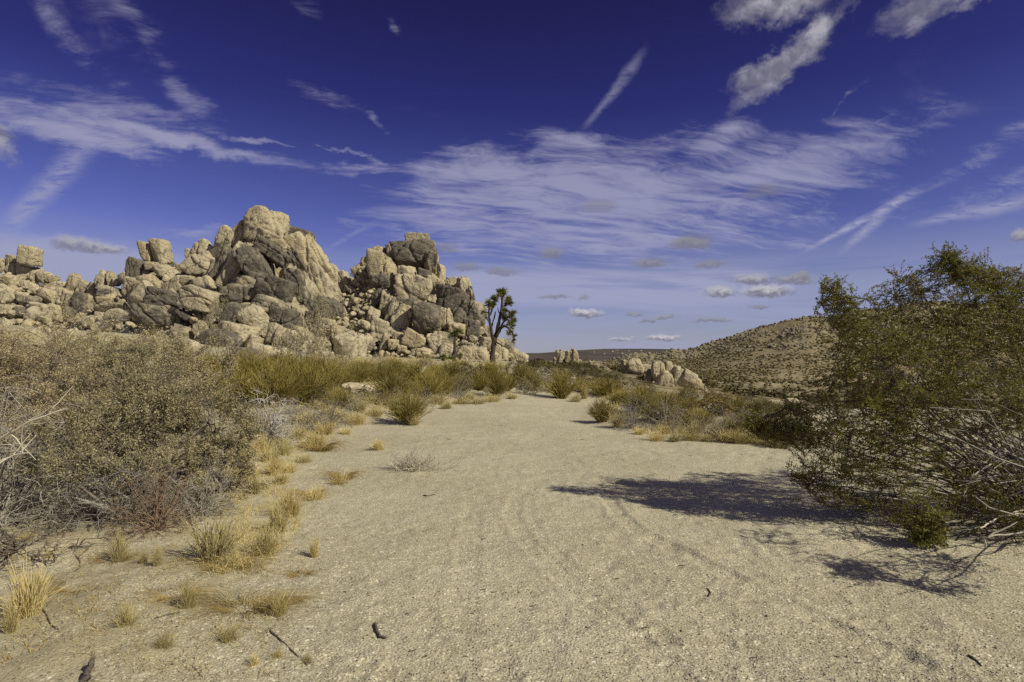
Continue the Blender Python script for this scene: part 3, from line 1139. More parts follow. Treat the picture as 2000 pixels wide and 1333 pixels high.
put(cropA, 3.92, main_peak, [
    # x, y, w, h, tilt, varnish, tone, style
    (1075, 250, 330, 270, 10, 0.12, 1.05, 'r', dict(label='huge rounded tan boulder capping the summit of the tallest outcrop', fwd=0.6)),
    (880, 300, 120, 230, 25, 0.15, 1.0, 's'), (770, 345, 140, 200, 38, 0.1, 1.05, 's'), (740, 405, 140, 140, 20, 0.2, 1.05, 'n'),
    (1320, 345, 195, 165, 15, 0.62, 0.95, 'b', dict(label='angular grey block on the right shoulder of the summit, beside the capping boulder')),
    (1120, 390, 280, 170, 20, 0.2, 1.0, 'n', dict(fwd=0.2)),
    (1370, 530, 300, 470, -32, 0.05, 1.08, 'n', dict(dfac=0.7)), (1480, 690, 200, 360, -24, 0.25, 1.0, 'n', dict(dfac=0.8)),
    (1110, 455, 290, 130, 35, 0.85, 0.9, 'b', dict(label='dark stained slab overhanging a black cleft below the summit boulder', fwd=1.1)),
    (1270, 660, 130, 190, -10, 0.6, 0.95, 'b', dict(fwd=0.5)), (980, 545, 190, 320, -28, 0.7, 0.95, 'n'),
    (1300, 520, 100, 220, -30, 0.65, 0.95, 's', dict(fwd=0.3)),
    (820, 570, 130, 400, 24, 0.35, 1.0, 's', dict(fwd=0.4)), (720, 590, 140, 390, 24, 0.6, 0.95, 's'), (700, 490, 210, 140, -25, 0.6, 1.0, 'n'),
    (900, 480, 110, 220, 12, 0.25, 1.0, 's'), (660, 640, 90, 260, 18, 0.45, 1.0, 's'),
    (1140, 745, 270, 210, 15, 0.95, 0.9, 'r', dict(label='smooth charcoal coloured dome of rock at the centre of the tallest outcrop', fwd=0.7)),
    (940, 690, 170, 120, 0, 0.45, 1.0, 'b'), (920, 780, 240, 190, 0, 0.5, 1.0, 'n'), (1080, 860, 270, 170, 5, 0.45, 1.0, 'n'),
    (1210, 960, 240, 170, 10, 0.9, 0.95, 'n'),
    (1260, 890, 180, 90, 20, 0.15, 0.9, 'r', dict(fwd=0.9, label='flat brown egg shaped boulder resting on the dark slab')),
    (1000, 965, 250, 200, 20, 0.25, 1.0, 'n', dict(fwd=0.6)),
    (838, 1080, 265, 185, 8, 0.32, 1.08, 'r', dict(fwd=1.0, label='large pale rounded boulder with a dark patch at the foot of the tallest outcrop')),
    (960, 1140, 110, 130, 20, 0.2, 1.05, 'n', dict(fwd=0.8)), (1120, 1060, 100, 150, 10, 0.15, 1.0, 'r', dict(fwd=0.8)), (1175, 1100, 95, 170, 15, 0.25, 1.0, 'r', dict(fwd=0.7)),
    (1245, 1120, 115, 170, -5, 0.1, 1.05, 'r', dict(fwd=0.7)), (1330, 1070, 90, 115, 0, 0.1, 1.05, 'r', dict(fwd=0.6)),
    (800, 970, 140, 280, 30, 0.85, 0.95, 's'), (690, 1160, 270, 250, 20, 0.55, 1.0, 'n'), (870, 1235, 240, 130, 5, 0.5, 1.05, 'n', dict(fwd=0.8)),
    (1040, 1215, 160, 140, 10, 0.1, 1.1, 'n', dict(fwd=0.8)), (1175, 1225, 130, 120, -10, 0.1, 1.15, 'n', dict(fwd=0.7)), (1130, 1290, 260, 90, 0, 0.1, 1.2, 'n', dict(fwd=0.7)),
    (905, 865, 95, 70, 0, 0.05, 1.1, 'r', dict(fwd=0.5)), (1490, 1010, 180, 130, 5, 0.35, 1.05, 'r', dict(fwd=0.6)), (1550, 880, 190, 180, 10, 0.75, 1.0, 'n'),
    (1720, 1175, 260, 240, 15, 0.15, 1.08, 'b', dict(fwd=0.8)), (1600, 1080, 90, 180, 10, 0.15, 1.0, 's', dict(fwd=0.5)), (1525, 1240, 100, 70, 0, 0.05, 1.25, 'n', dict(fwd=0.6)),
    (1410, 950, 90, 110, 0, 0.6, 1.0, 'n'), (1395, 860, 110, 120, 10, 0.7, 0.95, 'n'), (1330, 770, 120, 120, -20, 0.6, 0.95, 'n'),
    (150, 445, 108, 160, 2, 0.12, 1.05, 'b', dict(label='left broad tower of the split rock pair standing on the ridge', fwd=0.4)),
    (204, 440, 42, 150, 2, 0.2, 0.95, 's', dict(label='thin slab of rock wedged between the split pair of towers', fwd=0.3)),
    (255, 445, 112, 215, -8, 0.30, 1.0, 'b', dict(label='taller right tower of the split rock pair with dark streaks', fwd=0.4)),
    (80, 590, 140, 180, 15, 0.8, 0.95, 'n'), (190, 550, 105, 65, 0, 0.25, 1.0, 'b', dict(fwd=0.4)), (300, 590, 230, 100, 15, 0.15, 1.0, 'n', dict(fwd=0.3)),
    (150, 690, 220, 150, -20, 0.25, 1.05, 'n'), (410, 570, 95, 70, 10, 0.2, 1.0, 'n'),
    (475, 465, 62, 100, 0, 0.1, 1.05, 's'), (535, 440, 75, 130, 5, 0.1, 1.05, 's'), (590, 400, 84, 110, -10, 0.12, 1.05, 's'), (640, 440, 60, 90, 0, 0.2, 0.95, 's'),
    (570, 545, 240, 190, -35, 0.2, 1.0, 's'), (480, 520, 65, 130, 10, 0.3, 1.0, 's'), (400, 690, 220, 110, -38, 0.25, 0.95, 'n', dict(fwd=0.5)),
    (590, 690, 145, 115, -20, 0.08, 1.08, 'b', dict(fwd=0.7)), (620, 620, 130, 60, -20, 0.15, 1.0, 'n'),
    (310, 815, 330, 150, 14, 0.95, 0.92, 'n', dict(label='dark whale backed boulder beside the black cave mouth', fwd=1.3)),
    (430, 925, 130, 60, 22, 0.85, 0.95, 'b', dict(fwd=1.2)), (205, 835, 120, 120, 0, 0.7, 0.95, 'r', dict(fwd=1.5)), (330, 890, 120, 70, 10, 0.15, 1.0, 'n', dict(fwd=1.6)),
    (550, 800, 280, 175, 15, 0.2, 0.95, 'n', dict(label='tan overhanging boulder forming the roof of the black cave', fwd=2.4)),
    (250, 945, 390, 170, 10, 0.5, 1.0, 'n', dict(fwd=0.8)), (420, 1060, 170, 110, 10, 0.4, 1.0, 'n', dict(fwd=0.8)), (560, 1030, 110, 90, -20, 0.1, 1.0, 'n', dict(fwd=0.9)),
    (560, 1095, 85, 75, 0, 0.05, 1.1, 'r', dict(fwd=0.9)), (130, 780, 190, 220, -25, 0.2, 1.05, 'n'), (730, 770, 110, 130, 0, 0.6, 0.95, 'n', dict(fwd=0.5)),
    (40, 720, 120, 160, 10, 0.3, 1.0, 'n'), (640, 960, 90, 80, 0, 0.1, 1.05, 'r', dict(fwd=0.5)), (680, 910, 100, 90, 10, 0.2, 1.0, 'n'), (330, 1180, 110, 60, 10, 0.05, 1.2, 'n', dict(fwd=0.5)),
    (450, 1150, 150, 90, 0, 0.2, 1.1, 'n', dict(fwd=0.4)), (1650, 700, 130, 230, -15, 0.15, 1.05, 's'), (1580, 620, 100, 180, -22, 0.1, 1.05, 's'),
    (1440, 640, 90, 180, -20, 0.35, 1.0, 's', dict(fwd=0.7)), (1000, 640, 130, 90, 0, 0.85, 0.95, 'b', dict(fwd=0.4)),
])
put(cropB, 4.3, second_peak, [
    (910, 300, 350, 250, -8, 0.72, 1.0, 'n', dict(label='great dark headlike boulder perched on top of the second outcrop', fwd=0.9)),
    (930, 165, 200, 100, 0, 0.35, 0.95, 'b', dict(fwd=0.4)), (1040, 235, 95, 150, 5, 0.55, 0.95, 'b', dict(fwd=0.3)),
    (1040, 375, 120, 230, 8, 0.5, 0.95, 's'), (1120, 445, 85, 170, 0, 0.12, 1.05, 's'), (990, 470, 120, 110, 10, 0.75, 0.9, 'n'),  # last block: dark varnish stands in for a shaded hole
    (640, 445, 255, 340, 6, 0.22, 1.05, 'r', dict(fwd=0.6)), (585, 275, 155, 110, 10, 0.15, 1.0, 'n'), (708, 275, 105, 150, 0, 0.08, 1.05, 'r', dict(fwd=0.2)),
    (610, 520, 170, 130, 0, 0.6, 1.0, 'n', dict(fwd=0.9)), (440, 420, 120, 95, -30, 0.12, 1.0, 's'), (490, 470, 70, 160, 20, 0.4, 1.0, 's'), (500, 350, 90, 90, -20, 0.15, 1.05, 'n'),
    (840, 470, 160, 170, 0, 0.18, 1.05, 'n', dict(fwd=0.2)), (900, 620, 300, 290, 4, 0.28, 1.08, 'n', dict(fwd=0.3)),
    (864, 705, 95, 95, 0, 0.9, 0.95, 'r', dict(fwd=1.1)), (795, 695, 75, 80, 0, 0.85, 0.95, 'r', dict(fwd=1.0)),
    (1008, 825, 235, 255, 4, 0.62, 1.05, 'b', dict(label='squared boulder with a dark flat face low on the second outcrop', fwd=1.4)),
    (800, 840, 170, 260, 14, 0.3, 1.08, 'n', dict(fwd=0.4)), (715, 790, 90, 270, 20, 0.35, 0.95, 's'), (610, 670, 130, 180, 15, 0.75, 0.95, 's', dict(fwd=0.5)),
    (685, 710, 140, 220, 14, 0.2, 0.98, 's'), (560, 810, 110, 150, 15, 0.15, 1.02, 'n'),
    (1215, 690, 270, 250, 8, 0.98, 0.92, 'b', dict(label='broad almost black rock wall on the right side of the second outcrop', fwd=0.7)),
    (1270, 830, 160, 190, -6, 0.92, 0.92, 'b', dict(fwd=0.5)), (1080, 530, 150, 95, 15, 0.12, 1.15, 'n', dict(fwd=0.6)),
    (1250, 530, 120, 90, 0, 0.12, 1.05, 'b'), (1330, 570, 110, 190, -12, 0.25, 1.05, 's'), (1190, 520, 40, 80, 0, 0.1, 1.0, 's'), (1240, 515, 36, 80, 8, 0.1, 1.0, 's'), (1290, 530, 50, 90, 0, 0.1, 1.0, 's'),
    (1365, 640, 80, 190, -8, 0.55, 1.0, 's', dict(fwd=0.2)), (1170, 840, 120, 200, -6, 0.15, 1.05, 'r', dict(fwd=0.8)), (1130, 775, 95, 90, 0, 0.15, 1.05, 'r', dict(fwd=0.8)),
    (1255, 915, 150, 110, 10, 0.1, 1.08, 'b', dict(fwd=0.9)), (1420, 800, 180, 200, 18, 0.5, 1.05, 'n'), (1440, 725, 140, 70, 36, 0.12, 1.05, 'n', dict(fwd=0.1)),
    (1380, 945, 140, 220, 4, 0.55, 1.05, 'n', dict(fwd=0.4)), (1460, 930, 70, 70, 0, 0.1, 1.05, 'r', dict(fwd=0.5)), (1515, 970, 100, 170, -15, 0.3, 0.95, 's'),
    (1505, 1050, 130, 130, 5, 0.2, 1.05, 'r', dict(fwd=0.4)), (1430, 1120, 180, 130, 0, 0.2, 1.1, 'n', dict(fwd=0.6)), (1640, 1035, 120, 80, 20, 0.2, 1.0, 'n'), (1620, 1120, 150, 110, 10, 0.1, 1.08, 'n'),
    (1730, 1125, 95, 110, 10, 0.35, 0.95, 'n', dict(fwd=0.3)),
    (1800, 1160, 120, 95, 20, 0.15, 1.1, 'n', dict(label='last pale boulder at the right end of the second outcrop, before the open plain')),
    (620, 920, 150, 170, 10, 0.12, 1.08, 'n', dict(fwd=0.5)), (905, 1015, 200, 140, 28, 0.15, 1.05, 'b', dict(fwd=0.4)), (740, 1045, 120, 90, 0, 0.1, 1.1, 'n', dict(fwd=0.5)),
    (650, 1030, 65, 160, 10, 0.2, 1.0, 's', dict(fwd=0.5)), (780, 985, 120, 80, 10, 0.15, 1.05, 'n', dict(fwd=0.5)), (720, 935, 130, 70, 10, 0.25, 1.0, 'n', dict(fwd=0.3)),
    (985, 1115, 150, 75, 0, 0.3, 1.2, 'n', dict(fwd=0.6, label='low whitish rock in the dry grass below the second outcrop')),
    (1310, 1125, 160, 130, 10, 0.15, 1.1, 'n', dict(fwd=0.5)), (1145, 1000, 220, 120, 10, 0.3, 1.0, 'n', dict(fwd=0.2)), (1080, 1040, 120, 150, -10, 0.3, 0.98, 's', dict(fwd=0.2)), (1180, 1090, 130, 110, 0, 0.15, 1.1, 'n', dict(fwd=0.3)),
    (800, 1080, 80, 60, 0, 0.05, 1.15, 'n', dict(fwd=0.3)),
])
put(cropC, 6.06, left_ridge, [
    (355, 245, 185, 225, 9, 0.12, 1.05, 'b', dict(label='tilted square block balanced on the crest of the left ridge', fwd=0.9)),
    (150, 290, 135, 120, 0, 0.15, 1.0, 'n'), (165, 420, 115, 190, -8, 0.25, 1.0, 's'), (240, 390, 75, 150, 5, 0.1, 1.05, 's'), (310, 440, 140, 170, 5, 0.1, 1.08, 'n', dict(fwd=0.3)),
    (410, 470, 115, 190, 15, 0.12, 1.05, 's'), (520, 495, 160, 140, 10, 0.1, 1.05, 'r'), (630, 520, 145, 90, 0, 0.1, 1.05, 'r'), (700, 590, 240, 100, 5, 0.1, 1.1, 'r', dict(fwd=0.3)),
    (590, 725, 220, 180, 12, 0.18, 1.02, 'n', dict(label='wedge shaped tan boulder overhanging a dark gap midway up the left ridge', fwd=0.9)),
    (715, 680, 85, 120, 0, 0.2, 1.05, 'r', dict(fwd=0.4)), (720, 772, 115, 80, 0, 0.1, 1.05, 'r', dict(fwd=0.4)), (300, 600, 75, 140, 0, 0.05, 1.15, 'n'), (390, 635, 75, 120, 15, 0.05, 1.15, 'n'),
    (30, 320, 120, 100, 20, 0.15, 1.0, 'n'), (35, 405, 110, 110, 0, 0.2, 1.0, 'n'), (60, 530, 140, 130, 20, 0.15, 1.05, 'n'), (50, 650, 170, 120, 20, 0.1, 1.08, 'n'), (150, 520, 120, 100, 0, 0.12, 1.05, 'n'),
    (240, 555, 75, 55, 0, 0.1, 1.1, 'n'), (160, 650, 120, 100, 25, 0.2, 1.05, 'n'),
    (880, 580, 105, 250, 16, 0.3, 0.98, 's', dict(label='tall leaning finger of rock pointing up from the left ridge', fwd=0.3)),
    (1000, 620, 115, 165, 22, 0.2, 1.0, 's'), (1090, 600, 75, 90, 0, 0.35, 0.9, 'n'), (1085, 665, 90, 90, 0, 0.35, 0.9, 'n'), (830, 560, 70, 60, 0, 0.2, 0.95, 'n'),
    (830, 795, 160, 280, 20, 0.35, 0.98, 's', dict(fwd=0.5)),
    (975, 850, 200, 340, 8, 0.62, 1.0, 'n', dict(label='upright grey slab split from its neighbour low on the left ridge', fwd=0.8)),
    (1060, 840, 75, 290, 4, 0.45, 0.9, 's', dict(fwd=0.5)), (800, 930, 110, 170, 25, 0.5, 0.95, 's', dict(fwd=0.6)),
    (1215, 535, 150, 230, 22, 0.1, 1.08, 's', dict(label='rounded sail shaped slab on the skyline between the left ridge and split towers')),
    (1310, 515, 85, 190, 0, 0.15, 1.02, 's'), (1380, 555, 90, 100, 0, 0.1, 1.08, 'r'), (1480, 515, 140, 140, -25, 0.15, 1.05, 'n'),
    (1330, 700, 270, 180, 10, 0.45, 1.0, 'n'), (1270, 800, 200, 140, 0, 0.3, 1.0, 'n', dict(fwd=0.3)), (1330, 850, 380, 85, -8, 0.35, 0.9, 'b', dict(fwd=1.0)), (1385, 980, 240, 210, 0, 0.12, 1.12, 'r', dict(fwd=0.8)),
    (1190, 950, 100, 90, 0, 0.1, 1.08, 'n', dict(fwd=0.4)), (1100, 1015, 230, 130, 0, 0.2, 1.08, 'n', dict(fwd=0.5)), (470, 865, 210, 130, 8, 0.1, 1.08, 'n', dict(fwd=0.5)), (430, 975, 250, 150, 0, 0.2, 1.08, 'n', dict(fwd=0.5)),
    (640, 865, 115, 95, -10, 0.15, 1.08, 'b', dict(fwd=0.4)), (640, 960, 190, 150, 0, 0.3, 1.08, 'n', dict(fwd=0.3)), (210, 915, 130, 130, -20, 0.7, 0.98, 'n'), (350, 790, 250, 150, 15, 0.5, 1.02, 'n'),
    (80, 880, 190, 130, 0, 0.15, 1.08, 'n'), (60, 745, 140, 100, 0, 0.1, 1.1, 'n'), (150, 745, 140, 100, 20, 0.1, 1.1, 'n'), (270, 715, 120, 90, 0, 0.1, 1.1, 'n'), (480, 640, 90, 60, 10, 0.05, 1.15, 'n'), (520, 600, 100, 60, 0, 0.4, 1.0, 'n'),
])

# loose stones of the gullies and along the foot: shared shapes
STONES = []
for s in range(9):
    v, f = rock_shape(700 + s, 3 if s < 6 else 2, p=8 if s % 2 else 13, planes=10, rough=0.07, cracks=1)
    STONES.append(make_mesh('stone', v, [f], M['rock']))


def scatter_stones(parent, poly, n, lo, hi, seed, fwd=0.1, tone=(0.95, 1.2), dmin=0.55, name='stone'):
    rng = np.random.default_rng(seed)
    P = np.array(poly, float)
    N = n * 14
    cx = rng.uniform(P[:, 0].min(), P[:, 0].max(), N)
    cy = rng.uniform(P[:, 1].min(), P[:, 1].max(), N)
    k = poly_sd(cx, cy, P) < 0
    cx, cy = cx[k], cy[k]
    cs = lo + (hi - lo) * rng.random(len(cx)) ** 1.7
    got = []
    for px, py, q in zip(cx, cy, cs):
        if len(got) >= n:
            break
        if any((px - a) ** 2 + (py - b) ** 2 < (dmin * (q + c) / 1.4) ** 2 for a, b, c in got):
            continue
        got.append((px, py, q))
    H = hit([g[0] for g in got], [g[1] for g in got], surf)
    for i, ((px, py, q), h) in enumerate(zip(got, H)):
        if np.isnan(h[0]) or h[1] > 75:
            continue
        m = h[1] / F * q
        loc = h + np.array([0, -fwd * m, 0.05 * m]) - np.array(parent.location)
        o = link(name, STONES[int(rng.integers(len(STONES)))], parent, loc, rng.uniform(-0.6, 0.6, 3) + np.array([0, 0, rng.uniform(0, 6.28)]),
                 m * np.array([rng.uniform(0.9, 1.3), rng.uniform(0.8, 1.1), rng.uniform(0.65, 1.05)]))
        o.color = (float(rng.choice([0.05, 0.12, 0.2, 0.4])), float(rng.uniform(*tone)), 0, 1)


scatter_stones(main_peak, [(630, 515), (680, 525), (705, 560), (715, 620), (740, 660), (720, 690), (690, 680), (665, 640), (650, 590), (632, 550)], 120, 7, 24, 1, 0.25)
scatter_stones(main_peak, [(255, 560), (330, 545), (420, 600), (450, 690), (560, 712), (720, 706), (700, 690), (600, 690), (420, 640), (300, 640), (250, 640)], 110, 5, 20, 2, 0.15)
scatter_stones(second_peak, [(690, 660), (760, 640), (800, 655), (900, 660), (960, 660), (1020, 695), (1035, 708), (960, 706), (850, 700), (700, 700)], 120, 5, 20, 3, 0.2)
scatter_stones(second_peak, [(670, 530), (720, 520), (735, 560), (720, 610), (690, 580)], 36, 7, 20, 4, 0.2)
scatter_stones(second_peak, [(720, 640), (800, 650), (900, 665), (1000, 690), (1020, 706), (900, 704), (740, 700)], 70, 4, 12, 14, 0.2)
scatter_stones(left_ridge, [(-40, 520), (20, 520), (130, 565), (250, 570), (250, 640), (150, 650), (-40, 660)], 170, 6, 22, 5, 0.2)
scatter_stones(left_ridge, [(-300, 560), (-40, 520), (-40, 660), (-300, 660)], 50, 10, 40, 6, 0.2)


# ------------------------------------------------------------------ small far outcrops in the middle distance
def cropD(x, y): return 1000 + x / 3.3333, 580 + y / 3.3333


def far_outcrop(name, label, depth, rows, base_px):
    X = (base_px[0] - 1000) / F * depth
    par = tag(empty(name, (X, depth, float(ground(np.array([X]), np.array([depth]))[0]))), label, 'rock outcrop', 'small outcrops beyond the track')
    for x, y, w, h, rot, var, st in rows:
        px, py = cropD(x, y)
        boulder(px, py, w / 3.33, h / 3.33, rot, var, 1.05, depth=depth + (hash((x, y)) % 7) * 0.12, fwd=0.0, style=st, parent=par)


far_outcrop('rock_outcrop', 'pair of weathered rock spires breaking the line of the distant plain', 62, [
    (300, 420, 42, 140, 5, 0.3, 's'), (325, 400, 38, 110, 0, 0.35, 's'), (283, 440, 34, 90, 5, 0.3, 's'), (380, 410, 50, 120, 4, 0.15, 's'), (407, 405, 54, 130, -3, 0.12, 's'), (362, 430, 34, 90, 0, 0.4, 's'), (436, 440, 46, 70, 0, 0.2, 'n'), (345, 455, 60, 60, 0, 0.3, 'n')], (1105, 720))
far_outcrop('rock_outcrop', 'low knot of small pointed rocks just right of the twin spires', 64, [
    (520, 452, 42, 70, 0, 0.2, 's'), (552, 462, 36, 60, 0, 0.2, 's'), (500, 458, 30, 60, 0, 0.3, 's'), (625, 485, 80, 40, 25, 0.2, 'n')], (1155, 726))
far_outcrop('rock_outcrop', 'broad blocky tan rock behind the tall cluster beyond the track', 56, [
    (800, 455, 110, 110, 0, 0.12, 'n'), (740, 460, 60, 100, 0, 0.3, 's'), (785, 505, 120, 60, 0, 0.1, 'n'), (870, 470, 80, 60, 0, 0.12, 'n'), (820, 510, 60, 50, 0, 0.1, 'n')], (1240, 740))
far_outcrop('rock_outcrop', 'tall cracked rock cluster right of the track with a black cleft', 38, [
    (933, 475, 50, 110, -6, 0.25, 's'), (970, 470, 52, 110, -4, 0.12, 's'), (1020, 475, 62, 120, -10, 0.12, 's'), (905, 510, 60, 80, -5, 0.5, 's'), (980, 545, 125, 130, 0, 0.12, 'r'), (960, 590, 120, 80, 0, 0.1, 'r'),
    (1095, 545, 125, 160, 12, 0.12, 'r'), (1070, 485, 60, 80, 5, 0.12, 's'), (1150, 525, 95, 90, 28, 0.15, 'n'), (1185, 570, 80, 100, 20, 0.12, 'n'), (1150, 580, 60, 90, 8, 0.15, 's'), (1230, 600, 90, 50, 12, 0.1, 'n'), (1215, 580, 60, 50, 10, 0.1, 'n'), (1040, 610, 110, 50, 0, 0.25, 'n')], (1320, 765))
far_outcrop('rock_outcrop', 'dark and tan rocks glimpsed behind the creosote bush', 34, [
    (2320, 570, 120, 150, 0, 0.3, 'n'), (2420, 530, 150, 170, 10, 0.7, 'n'), (2260, 620, 90, 70, 0, 0.1, 'n'), (2540, 560, 150, 130, 0, 0.4, 'n'), (2380, 620, 140, 80, 0, 0.1, 'n')], (1700, 770))


def lone_rock(px, py, w, h, label, name='rock', var=0.1, tone=1.15, st='n'):
    P = hit(px, py + h * 0.35)[0]
    o = boulder(px, py, w, h, 0, var, tone, depth=P[1], fwd=0, style=st, name=name, label=label, cat='rock')
    return o


lone_rock(705, 766, 66, 34, 'low whitish cracked rock among the shrubs left of the track', tone=1.25, st='n')
lone_rock(1512, 787, 34, 12, 'small flat pale rock out beyond the golden shrub', tone=1.2)
lone_rock(1548, 784, 26, 12, 'small pale stone nearer the creosote bush than the flat one', tone=1.2)


# ------------------------------------------------------------------ plants
def dome_targets(rng, n, rx, ry, rz, rho_lo, rho_hi, seed, zmin=0.02, lump=0.28, freq=2.0):
    d = unit(rng.normal(size=(n * 3, 3)))
    d = d[d[:, 2] > -0.12][:n]
    rad = 1 + lump * fbm(d * freq + seed * 3.1, 2, seed)
    rho = rng.uniform(rho_lo, rho_hi, len(d)) ** 0.7
    p = d * (rad * rho)[:, None] * np.array([rx, ry, rz])
    p[:, 2] = np.maximum(p[:, 2] + 0.03 * rz, zmin)
    return p


def leafy_shrub(seed, rx, ry, rz, n1, n2, n3, per, leaf, thick=1.0, tw=(0.016, 0.007, 0.003), aspect=0.5, lump=0.28, rho3=(0.62, 1.0), nleafless=0.0, freq=2.0, skirt=0.0, clump=0):
    """returns (stem Geo, foliage Geo)"""
    rng = np.random.default_rng(seed)
    gs, gl = Geo(), Geo()
    b = rng.normal(size=(n1, 3)) * np.array([0.07 * rx, 0.07 * ry, 0])
    t1 = dome_targets(rng, n1, rx, ry, rz, 0.35, 0.75, seed, lump=lump, freq=freq)
    n1 = len(t1)
    d0 = unit(t1 * np.array([0.5, 0.5, 1]) + np.array([0, 0, 0.3 * rz]) + rng.normal(size=(n1, 3)) * 0.25)
    p1 = obj_wiggle(bez(b[:n1], t1, d0, 7), rng, 0.012 * rx)
    tubes(gs, p1, np.linspace(1, 0.45, 7)[None] * tw[0] * thick * rng.uniform(0.6, 1.2, (n1, 1)), 4)
    t2 = dome_targets(rng, n2, rx, ry, rz, 0.45, 0.92, seed, lump=lump, freq=freq)
    a2, dd = attach(t2, p1, rng, 0.3)
    p2 = obj_wiggle(bez(a2, t2, dd + rng.normal(size=dd.shape) * 0.3, 5), rng, 0.01 * rx)
    tubes(gs, p2, np.linspace(1, 0.4, 5)[None] * tw[1] * thick, 3)
    t3 = dome_targets(rng, n3, rx, ry, rz, rho3[0], rho3[1], seed, lump=lump, freq=freq)
    if clump:
        nc = max(8, n3 // clump)
        cc = t3[:nc]
        sc = rng.uniform(0.25, 1.0, nc)
        sel = rng.choice(nc, len(t3), p=sc / sc.sum())
        out_ = unit(cc + np.array([0, 0, 0.3 * rz]))
        t3 = cc[sel] + rng.normal(size=(len(t3), 3)) * 0.048 * rx + out_[sel] * rng.uniform(-0.10, 0.10, len(t3))[:, None] * rx
        t3[:, 2] = np.maximum(t3[:, 2], 0.03)
    if skirt:
        t3 = t3[(t3[:, 2] > skirt * rz * rng.uniform(0.6, 1.2, len(t3))) | (rng.random(len(t3)) < 0.12)]
    a3, dd = attach(t3, p2, rng, 0.35)
    p3 = obj_wiggle(bez(a3, t3, dd + rng.normal(size=dd.shape) * 0.4, 3), rng, 0.006 * rx)
    tubes(gs, p3, np.linspace(1, 0.5, 3)[None] * tw[2] * thick, 3)
    if per:
        sel = rng.random(len(p3)) > nleafless
        q = p3[sel]
        t = rng.uniform(0.35, 1.0, (len(q), per))
        k = np.clip((t * 2).astype(int), 0, 1)
        fr = (t * 2 - k)[..., None]
        i = np.arange(len(q))[:, None]
        pos = q[i, k] * (1 - fr) + q[i, k + 1] * fr
        ax = (q[i, k + 1] - q[i, k])
        pos = pos + rng.normal(size=pos.shape) * leaf * 0.6
        leaves(gl, pos.reshape(-1, 3), leaf, rng, ax.reshape(-1, 3), aspect, 0.9)
    return gs, gl


def broom(seed, r, h, n, m, rad=0.005, spread=0.9):
    """ephedra: a fan of straight jointed green rods"""
    rng = np.random.default_rng(seed)
    g = Geo()
    az = rng.uniform(0, 2 * pi, n)
    k = rng.random(n) ** 0.6
    lump = 1 + 0.22 * np.sin(az * 2 + seed) + 0.15 * np.sin(az * 5 + 2 * seed)
    top = np.stack([np.cos(az) * k * r * lump, np.sin(az) * k * r * lump, h * (1 - 0.55 * k ** 2.2) * rng.uniform(0.6, 1.0, n)], 1)
    base = top * np.array([0.18, 0.18, 0]) + rng.normal(size=(n, 3)) * np.array([0.03 * r, 0.03 * r, 0])
    d0 = unit((top - base) * np.array([spread, spread, 1]) + np.array([0, 0, 0.35 * h]))
    p = obj_wiggle(bez(base, top, d0, 5, 0.4), rng, 0.010 * h)
    tubes(g, p, np.linspace(1.1, 0.5, 5)[None] * rad * np.ones((n, 1)), 3)
    src = rng.integers(0, n, m)
    kk = rng.integers(1, 4, m)
    a = p[src, kk]
    tan = unit(p[src, kk + 1] - p[src, kk])
    L = h * rng.uniform(0.18, 0.45, m)
    d = unit(tan + rng.normal(size=(m, 3)) * 0.28 + np.array([0, 0, 0.15]))
    b = a + d * L[:, None]
    b[:, 2] = np.maximum(b[:, 2], 0.03)
    q = bez(a, b, tan + rng.normal(size=(m, 3)) * 0.3, 3)
    tubes(g, q, np.linspace(0.8, 0.4, 3)[None] * rad * np.ones((m, 1)), 3)
    return g


def twiggy(seed, r, h, n, m, k3=0, rad=0.005):
    """leafless grey shrub"""
    rng = np.random.default_rng(seed)
    g = Geo()
    t1 = dome_targets(rng, n, r, r, h, 0.5, 1.0, seed)
    n = len(t1)
    b = rng.normal(size=(n, 3)) * np.array([0.06 * r, 0.06 * r, 0])
    p1 = obj_wiggle(bez(b, t1, t1 + np.array([0, 0, 0.4 * h]) + rng.normal(size=(n, 3)) * 0.2 * r, 6), rng, 0.02 * r)
    tubes(g, p1, np.linspace(1.4, 0.5, 6)[None] * rad * rng.uniform(0.6, 1.5, (n, 1)), 3)
    t2 = dome_targets(rng, m, r, r, h, 0.35, 1.05, seed)
    a, d = attach(t2, p1, rng, 0.3)
    p2 = obj_wiggle(bez(a, t2, d + rng.normal(size=d.shape) * 0.5, 4), rng, 0.015 * r)
    tubes(g, p2, np.linspace(0.8, 0.35, 4)[None] * rad, 3)
    if k3:
        t3 = dome_targets(rng, k3, r, r, h, 0.45, 1.08, seed)
        a, d = attach(t3, p2, rng, 0.3)
        p3 = bez(a, t3, d + rng.normal(size=d.shape) * 0.5, 3)
        tubes(g, p3, np.linspace(0.5, 0.3, 3)[None] * rad, 3)
    return g


